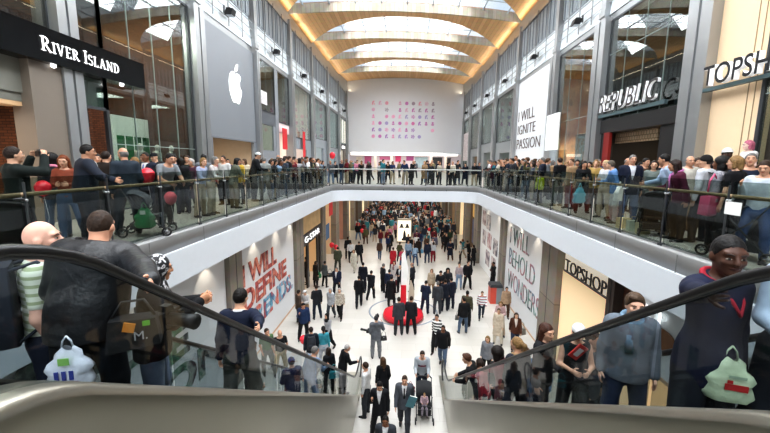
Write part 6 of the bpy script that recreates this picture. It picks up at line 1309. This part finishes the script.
for i, (px, X, f, lb, hs, hc, tp, h) in enumerate(((654, 6.4, 150, 'woman in a grey green jacket between navy suit and pale blue shirt', 'bob', 'dark brown', ('jacket', '#77827c'), 1.68), (645, 6.9, 170, 'man in a brown coat at the dark shop entrance', 'short', 'black', ('coat', '#4f3a2c'), 1.76), (662, 7.2, 165, 'man in charcoal at the dark shop entrance', 'short', 'dark brown', ('jacket', '#2b2d32'), 1.78), (640, 7.6, 175, 'woman in white at the dark shop entrance', 'bob', 'black', ('shirt', '#d9d6d2'), 1.66), (626, 7.4, -160, 'man in a black coat at the red pillar', 'balding', 'grey', ('coat', '#1a1b20'), 1.8), (611, 7.2, 160, 'woman in a rust jacket near the red pillar', 'long', 'brown', ('jacket', '#8f4a30'), 1.66), (598, 7.3, 170, 'man in slate blue by the steel column', 'short', 'grey', ('jacket', '#566680'), 1.76), (590, 6.7, 150, 'woman in dark olive by the steel column', 'bob', 'dark brown', ('coat', '#4b4e3c'), 1.66), (577, 6.9, 160, 'man in dark brown before the orange shop', 'short', 'black', ('jacket', '#3a2c24'), 1.76), (566, 6.6, 170, 'woman in pale pink before the orange shop', 'long', 'blond', ('jacket', '#d2a7ae'), 1.67), (697, 7.4, 170, 'man in a grey hoodie beside the cream wall panel', 'short', 'brown', ('hoodie', '#83878c'), 1.76), (745, 7.4, 160, 'woman in mauve at the dark window beyond the navy polo', 'long', 'dark brown', ('jacket', '#8a6a80'), 1.7))):
    person(U(px, X), f, ['stand', 'stand2', 'stand3', 'hold', 'phone'][i % 5], lb, bt='f' if 'woman' in lb else 'm', skin=[1, 0, 2][i % 3], hair=(hs, hc), top=tp, bottom=('trousers', ['charcoal', 'black', 'navy'][i % 3]), h=h)
def plinth(d_):
    m = MB(); h_ = d_.location.z-UP; m.box(-.4, .4, -.3, .3, 0, h_-.01); m.box(-.42, .42, -.32, .32, h_-.04, h_); o = m.build('display_plinth', plain('plinth_grey', '#55524e', .5)); o.location = (d_.location.x, d_.location.y, UP); tag(o, 'low grey plinth under the shop dummy '+(d_['label'].split(', ')[1] if ', ' in d_['label'] else 'with pink hair'), 'plinth')
# dressed shop dummy in the window
p = U(747, 8.6); d_ = person((p.x, p.y, UP+.45), 90, 'stand3', 'shop dummy with pink hair in a white top and black waistcoat in the window', bt='f', skin='#e8c6ba', hair=('bob', '#d77a92'), top=('tee', '#f0eeec'), bottom=('skirt', '#15151a'), h=1.75, lod='mid'); d_['category'] = 'shop dummy'; d_.name = 'shop_dummy'; plinth(d_)
for i, (px, X) in enumerate(((141.5, -9.6), (158, -9.7), (172, -9.6))):
    p = U(px, X); d_ = person((p.x, p.y, UP+.4), -100, 'stand', 'white shop dummy in the brick shop window, %s' % ['beside the second green banner', 'beside the last green banner', 'in front of bare brick'][i], bt='f', skin='#f0ece4', hair=None, top=('tee', ['#e8e0d0', '#d8d0c0', '#2a2a2e'][i]), bottom=('skirt', '#6a6258'), h=1.78, lod='mid'); d_['category'] = 'shop dummy'; d_.name = 'shop_dummy'; plinth(d_)
for (px, X, rz, lb) in ((752, 5.75, .6, 'black stroller behind the glass under the navy polo'), (657, 5.6, -.4, 'dark stroller on the floor behind the plum jacket')):
    p = U(px, X); stroller((p.x, p.y, UP), rz, lb, '#1b1c20', 1.0)
p = U(756, 5.3); t = thing('paper_sheet', 'white sheet of paper stuck to the glass under the rail', 'paper', (5.06, p.y, UP+.92)); m = MB(); m.box(-.004, .004, -.14, .14, -.1, .1); m.build('sheet', plain('paper', '#eeeeea', .7), t)
for i, (px, c) in enumerate(((629, '#e6d3a8'), (640, '#d8e0d0'), (650, '#e8d8b0'))):
    p = U(px, 5.5); t = thing('paper_bag', 'small cream paper bag standing on the floor behind the glass, %s of three' % ['farthest', 'middle', 'nearest'][i], 'paper bag', (p.x, p.y, UP)); m = MB(); m.prism([(-.13, 0), (.13, 0), (.14, .26), (-.14, .26)], 'y', -.07, .07); m.build('bag_body', plain('pb_'+c, c, .6, noise=.2, scale=9), t)
    m = MB(); m.tube([(-.06, .0, .26), (-.05, 0, .35), (.05, 0, .35), (.06, 0, .26)], .008, 6); m.build('handle', plain('twine', '#b59a6a', .7), t)

# ---- the crowd: everybody else stands for him- or herself too, each with an own mix of hair, clothes and place
USED = {label.lower() for label in [o.get('label', '') for o in bpy.data.objects]}
TOPS = [('jacket', 'black'), ('jacket', 'black'), ('coat', 'black'), ('suit', 'charcoal'), ('suit', 'black'), ('jacket', 'charcoal'), ('suit', 'navy'), ('jacket', 'navy'), ('jacket', 'dark grey'), ('coat', 'black'), ('coat', 'dark grey'), ('jacket', 'grey'), ('shirt', 'white'), ('shirt', 'pale blue'), ('sweater', 'dark blue'), ('sweater', 'olive'), ('jacket', 'brown'), ('coat', 'tan'), ('jacket', 'beige'), ('hoodie', 'teal'), ('jacket', 'dark red'), ('sweater', 'red'), ('tee', 'white'), ('coat', 'navy'), ('sweater', 'light grey'), ('jacket', 'dark green'), ('shirt', 'pink'), ('coat', 'plum'), ('hoodie', 'grey'), ('tee', 'black'), ('jacket', 'slate'), ('coat', 'charcoal'), ('sweater', 'purple'), ('jacket', 'khaki'), ('shirt', 'cream'), ('hoodie', 'black')]
BOTS = [('trousers', 'black'), ('jeans', 'denim'), ('jeans', 'navy'), ('trousers', 'charcoal'), ('trousers', 'beige'), ('jeans', 'pale denim'), ('trousers', 'brown'), ('trousers', 'dark grey')]
HAIRS = [('short', 'black'), ('short', 'dark brown'), ('short', 'brown'), ('short', 'grey'), ('balding', 'grey'), ('cropped', 'black'), ('thick', 'light brown')]
HAIRSF = [('long', 'black'), ('long', 'brown'), ('long', 'blond'), ('bob', 'dark brown'), ('bob', 'blond'), ('bob', 'grey'), ('ponytail', 'brown'), ('bun', 'black'), ('curly', 'black'), ('bob', 'ginger')]
BN = {'jeans': 'jeans', 'trousers': 'trousers'}
TN = {'tee': 't-shirt'}
def free(p, gap):
    return all((p[0]-q[0])**2+(p[1]-q[1])**2 > gap*gap or abs(p[2]-q[2]) > 1 for q in PLACED)
def crowd(p, face, pose, place, group, dh=0):
    for _ in range(200):
        fem = RNG.random() < .48; tp = RNG.choice(TOPS); bo = RNG.choice(BOTS); hr = RNG.choice(HAIRSF if fem else HAIRS)
        hn = ('balding grey hair' if hr[0] == 'balding' else {'short': 'short ', 'cropped': 'cropped ', 'thick': 'thick ', 'long': 'long ', 'bob': 'bobbed ', 'ponytail': 'tied ', 'bun': 'pinned ', 'curly': 'curly '}[hr[0]]+hr[1]+' hair')
        bn = bo[1] if bo[1] in ('denim', 'pale denim') else bo[1]
        lb = ('woman' if fem else 'man')+' with '+hn+' in '+tp[1]+' '+TN.get(tp[0], tp[0])+', '+(bn.replace('denim', 'blue') if 'denim' in bn else bn)+' '+bo[0]+', '+place
        if lb.lower() not in USED and len(lb.split()) <= 16: break
    USED.add(lb.lower())
    return person(p, face, pose, lb, h=(1.66 if fem else 1.76)+dh+RNG.uniform(-.07, .07), bt='f' if fem else ('h' if RNG.random() < .12 else 'm'), skin=RNG.choice([0, 1, 1, 2, 2, 3, 4, 5]), hair=hr, top=tp, bottom=bo, group=group)
RAILP = ['stand', 'lean2', 'stand2', 'stand3', 'hold', 'lean2', 'crossed', 'photo']
WALKP = ['walk', 'walk2', 'stand', 'walk', 'walk2', 'stand2', 'stand3', 'hold', 'pocket', 'phone']
# along both rails towards the bridge
for s, y0, place in ((-1, 14.2, 'brick side rail'), (1, 13.6, 'lettered side rail')):
    n = 0; y = y0
    while y < 25.4:
        p = (s*(5.62+RNG.uniform(-.06, .1)), y, UP)
        if free(p, .42): crowd(p, s*90+RNG.uniform(-50, 50), RNG.choice(RAILP), 'at the '+place, 'crowd along the '+place, .05); n += 1
        y += .45
    for row, gap_, X in ((1, .62, 6.25), (2, .8, 7.0)):
        y = y0+2+row
        while y < 25.6:
            p = (s*(X+RNG.uniform(-.2, .2)), y, UP)
            if free(p, .45): crowd(p, RNG.uniform(0, 360), RNG.choice(WALKP), 'behind the '+place, 'crowd along the '+place, .09)
            y += gap_*RNG.uniform(.9, 1.2)
# on the bridge and behind it
for px in (331, 336, 341, 346, 351, 356, 360, 365, 369, 373, 379, 383, 393, 395, 405, 412, 424, 430, 433, 440, 444, 448, 452, 457, 461, 465, 470, 474, 478):
    p = aty(px+RNG.uniform(-1, 1), 170, 26.75+RNG.uniform(-.15, .7)); p = (p.x, p.y, UP)
    if free(p, .4): crowd(p, 180+RNG.uniform(-70, 70), RNG.choice(RAILP), 'on the bridge', 'people on the bridge')
for i in range(14):
    for _ in range(30):
        p = (RNG.uniform(-5.5, 5.5), RNG.uniform(29, 40), UP)
        if free(p, 1.0): crowd(p, RNG.uniform(0, 360), RNG.choice(WALKP), 'beyond the bridge rail', 'people on the bridge'); break
# the lower concourse, thinning out towards the camera
print('PEOPLE', len([o for o in bpy.data.objects if o.get('category') == 'person']))
cnt = len([o for o in bpy.data.objects if o.get('category') == 'person'])
N_LOW = 322-cnt
for i in range(N_LOW):
    for _ in range(60):
        y = 27.5+12*RNG.random(); p = (RNG.uniform(-4.9, 5.0), y, 0)
        if y < 31 and RNG.random() < .5: continue
        q_ = ray(385, 216)
        if free(p, .6) and not (abs(p[0]-.0) < 1.0 and 32.5 < y < 35.8): break
    crowd(p, RNG.choice([0, 180, 0, 180, RNG.uniform(0, 360)])+RNG.uniform(-25, 25), RNG.choice(WALKP), 'in the lower crowd', 'walkers in the lower crowd')
# past those three hundred: the far end of the crowd, too many and too small to count
def crowd_mass():
    parts = []
    spec = [('walk', 'm'), ('walk2', 'f'), ('stand', 'm'), ('stand2', 'f')]
    vs, fs, cols = [], [], []; off = 0
    mats = [plain('crowd_'+c, cc(c), .8, noise=.2) for c in ('black', 'navy', 'dark grey', 'grey', 'white', 'pale blue', 'red', 'brown', 'beige', 'teal', 'denim', 'pink')]+[plain('crowd_skin', '#c99a80', .6), plain('crowd_hair', '#241a14', .7)]
    mi = []
    def add(me, M, m):
        nonlocal off
        n = len(me.vertices); co = np.empty(n*3, np.float32); me.vertices.foreach_get('co', co); co = co.reshape(-1, 3)
        Mn = np.array(M); co = co@Mn[:3, :3].T+Mn[:3, 3]; vs.append(co)
        for p in me.polygons: fs.append([off+i for i in p.vertices]); mi.append(m)
        off += n
    for i in range(430):
        y = 35.5+41.5*RNG.random(); x = RNG.uniform(-5.2, 5.4)
        if y < 41 and not free((x, y, 0), .55): continue
        if abs(x) < 1.0 and y < 36.2: continue
        pz, bt = RNG.choice(spec); h = RNG.uniform(.92, 1.04)
        M = Matrix.Translation((x, y, 0))@Matrix.Rotation(RNG.choice([0, pi])+RNG.uniform(-.5, .5), 4, 'Z')@Matrix.Scale(h, 4)
        HRES['far'] = .04; S = skeleton(pz, bt); Hm = Matrix([list(S['H'][q])+[S['hd'][q]] for q in range(3)]+[[0, 0, 0, 1]])
        for kind, me, m in (('b', MC.get(('cm', 'b', pz, bt)) , 12),): pass
        def lowres(k, fn):
            key = ('cm', k, pz, bt)
            if key not in MC:
                old = {q: MC.pop(q) for q in list(MC) if q[0] in ('body', 'jacket', 'trousers') and pz in q and 'far' in q}
                MC[key] = fn()
                for q in list(MC):
                    if q[0] in ('body', 'jacket', 'trousers') and pz in q and 'far' in q: MC.pop(q)
                MC.update(old)
            return MC[key]
        add(lowres('b', lambda: body_mesh(pz, bt, 'far')), M, 12); add(lowres('t', lambda: top_mesh('jacket', pz, bt, 'far')), M, RNG.choice([0, 0, 0, 0, 0, 1, 1, 2, 2, 2, 3, 3, 4, 4, 5, 6, 7, 8, 9])); add(lowres('l', lambda: bottom_mesh('trousers', pz, bt, 'far')), M, RNG.choice([0, 2, 1, 10, 10, 8]))
        add(hair_mesh('short', 'far'), M@Hm, 13)
        HRES['far'] = .026
    me = bpy.data.meshes.new('crowd'); me.from_pydata(np.concatenate(vs).tolist(), [], fs)
    for m in mats: me.materials.append(m)
    me.polygons.foreach_set('material_index', np.array(mi, np.int32)); me.polygons.foreach_set('use_smooth', np.ones(len(mi), bool)); me.update()
    o = link('crowd', me); o['kind'] = 'stuff'; tag(o, 'dense distant crowd filling the far end of the lower concourse', 'crowd')
crowd_mass()
# ================================================================== LIGHT
w = bpy.data.worlds.new('world'); SC.world = w; w.use_nodes = True; nt = w.node_tree; bg = nt.nodes['Background']
tc = nt.nodes.new('ShaderNodeTexCoord'); nz = nt.nodes.new('ShaderNodeTexNoise'); nz.inputs['Scale'].default_value = 3.5; nz.inputs['Detail'].default_value = 5; nt.links.new(tc.outputs['Generated'], nz.inputs['Vector'])
cr = nt.nodes.new('ShaderNodeValToRGB'); cr.color_ramp.elements[0].position = .4; cr.color_ramp.elements[0].color = (.62, .75, .88, 1); cr.color_ramp.elements[1].position = .6; cr.color_ramp.elements[1].color = (1, 1, 1, 1)
nt.links.new(nz.outputs['Fac'], cr.inputs[0]); nt.links.new(cr.outputs[0], bg.inputs['Color']); bg.inputs['Strength'].default_value = WORLD
for k in range(-6, 4):
    q = .7 if k >= 0 else 1.25
    area((0, y_near(k, 0)-3.2, 21.6), 10, SKYP*.3*q, (.95, .98, 1.0), (0, 0, .127), 4.6)
    for s in (-1, 1): area((s*4.0, y_near(k, s*4.0)-3.2, 21.9), 6, SKYP*1.0*q, (.95, .98, 1.0), (0, s*.95, .127), 4.6)  # tilted pair added above each rooflight to brighten walls and slab edges
# warm uplights along the ledges under the timber
for s in (-1, 1):
    for y in range(0, 58, 7): area((s*8.55, y+s*1.0, 18.5), .25, 40, (1, .88, .66), (0, pi-s*.5, 0), 6.5)
# unseen area lights added under the slab to brighten the concourse beyond the bridge
for y in (31, 39, 47, 55, 64, 74): area((0, y, 5.0), 9, 420, (1, .95, .88), (0, 0, 0), 4)
# upper level crowd under the far end
area((0, 62, 9.1), 14, 600, (1, .95, .95), (0, 0, 0), 5)
# shop interiors
for (x, y, z, s_, p_, c) in ((-11.2, 6.5, 13.9, 2.5, 140, (1, .75, .5)), (-11.2, 6.5, 9.0, 2.5, 260, (1, .8, .6)), (-10.6, 12.8, 13.8, 2.5, 800, (1, .9, .8)), (-10.4, 19.2, 9.1, 2, 55, (1, .88, .72)), (-10.6, 32, 13.8, 3, 160, (1, .92, .88)), (-10.6, 39, 13.8, 3, 140, (1, .96, .95)), (-10.6, 46, 13.8, 3, 120, (.95, 1, 1)), (-10.6, 53, 13.8, 3, 120, (1, .97, .92)),
    (10.6, 8.5, 13.8, 2.5, 300, (1, .75, .5)), (10.6, 15.8, 9.0, 2.2, 40, (1, .9, .75)), (10.6, 20.8, 9.5, 2.2, 300, (1, .82, .6)), (10.4, 34, 13.8, 2.5, 260, (1, .97, .95)), (10.4, 41, 13.8, 2.5, 260, (1, .97, .95)), (10.4, 48, 13.8, 2.5, 220, (1, .9, .8)),
    (-7.4, 22.8, 4.9, 1.5, 80, (1, .82, .6)), (-7.4, 28.5, 4.9, 1.5, 60, (1, .8, .65)), (7.4, 25, 4.9, 1.5, 80, (1, .95, .92)), (7.4, 32, 4.9, 1.5, 60, (1, .85, .7))): area((x, y, z), s_, p_, c)
# downlights washing the lower hoardings
def spot(p, power, color=(1, .86, .68), ang=75, rot=(0, 0, 0)):
    l = bpy.data.lights.new('downlight', 'SPOT'); l.energy = power; l.color = color; l.spot_size = math.radians(ang); l.spot_blend = .6; l.shadow_soft_size = .05
    o = bpy.data.objects.new('downlight', l); COL.objects.link(o); o.location = p; o.rotation_euler = rot
for y in (7.5, 10.2, 13.7, 16.2, 18.3): spot((-5.45, y, 5.05), 50, rot=(0, .25, 0))
for y in (16, 18.3, 20.2, 23, 26): spot((5.45, y, 5.05), 45, rot=(0, -.25, 0))
vs_ = SC.view_settings; vs_.view_transform = 'Standard'; vs_.look = 'None'; vs_.exposure = EXPO; vs_.gamma = .9
SC.cycles.max_bounces = 8; SC.cycles.transparent_max_bounces = 24; SC.cycles.diffuse_bounces = 3; SC.cycles.glossy_bounces = 3; SC.cycles.caustics_reflective = False; SC.cycles.caustics_refractive = False
SC.cycles.sample_clamp_indirect = 6
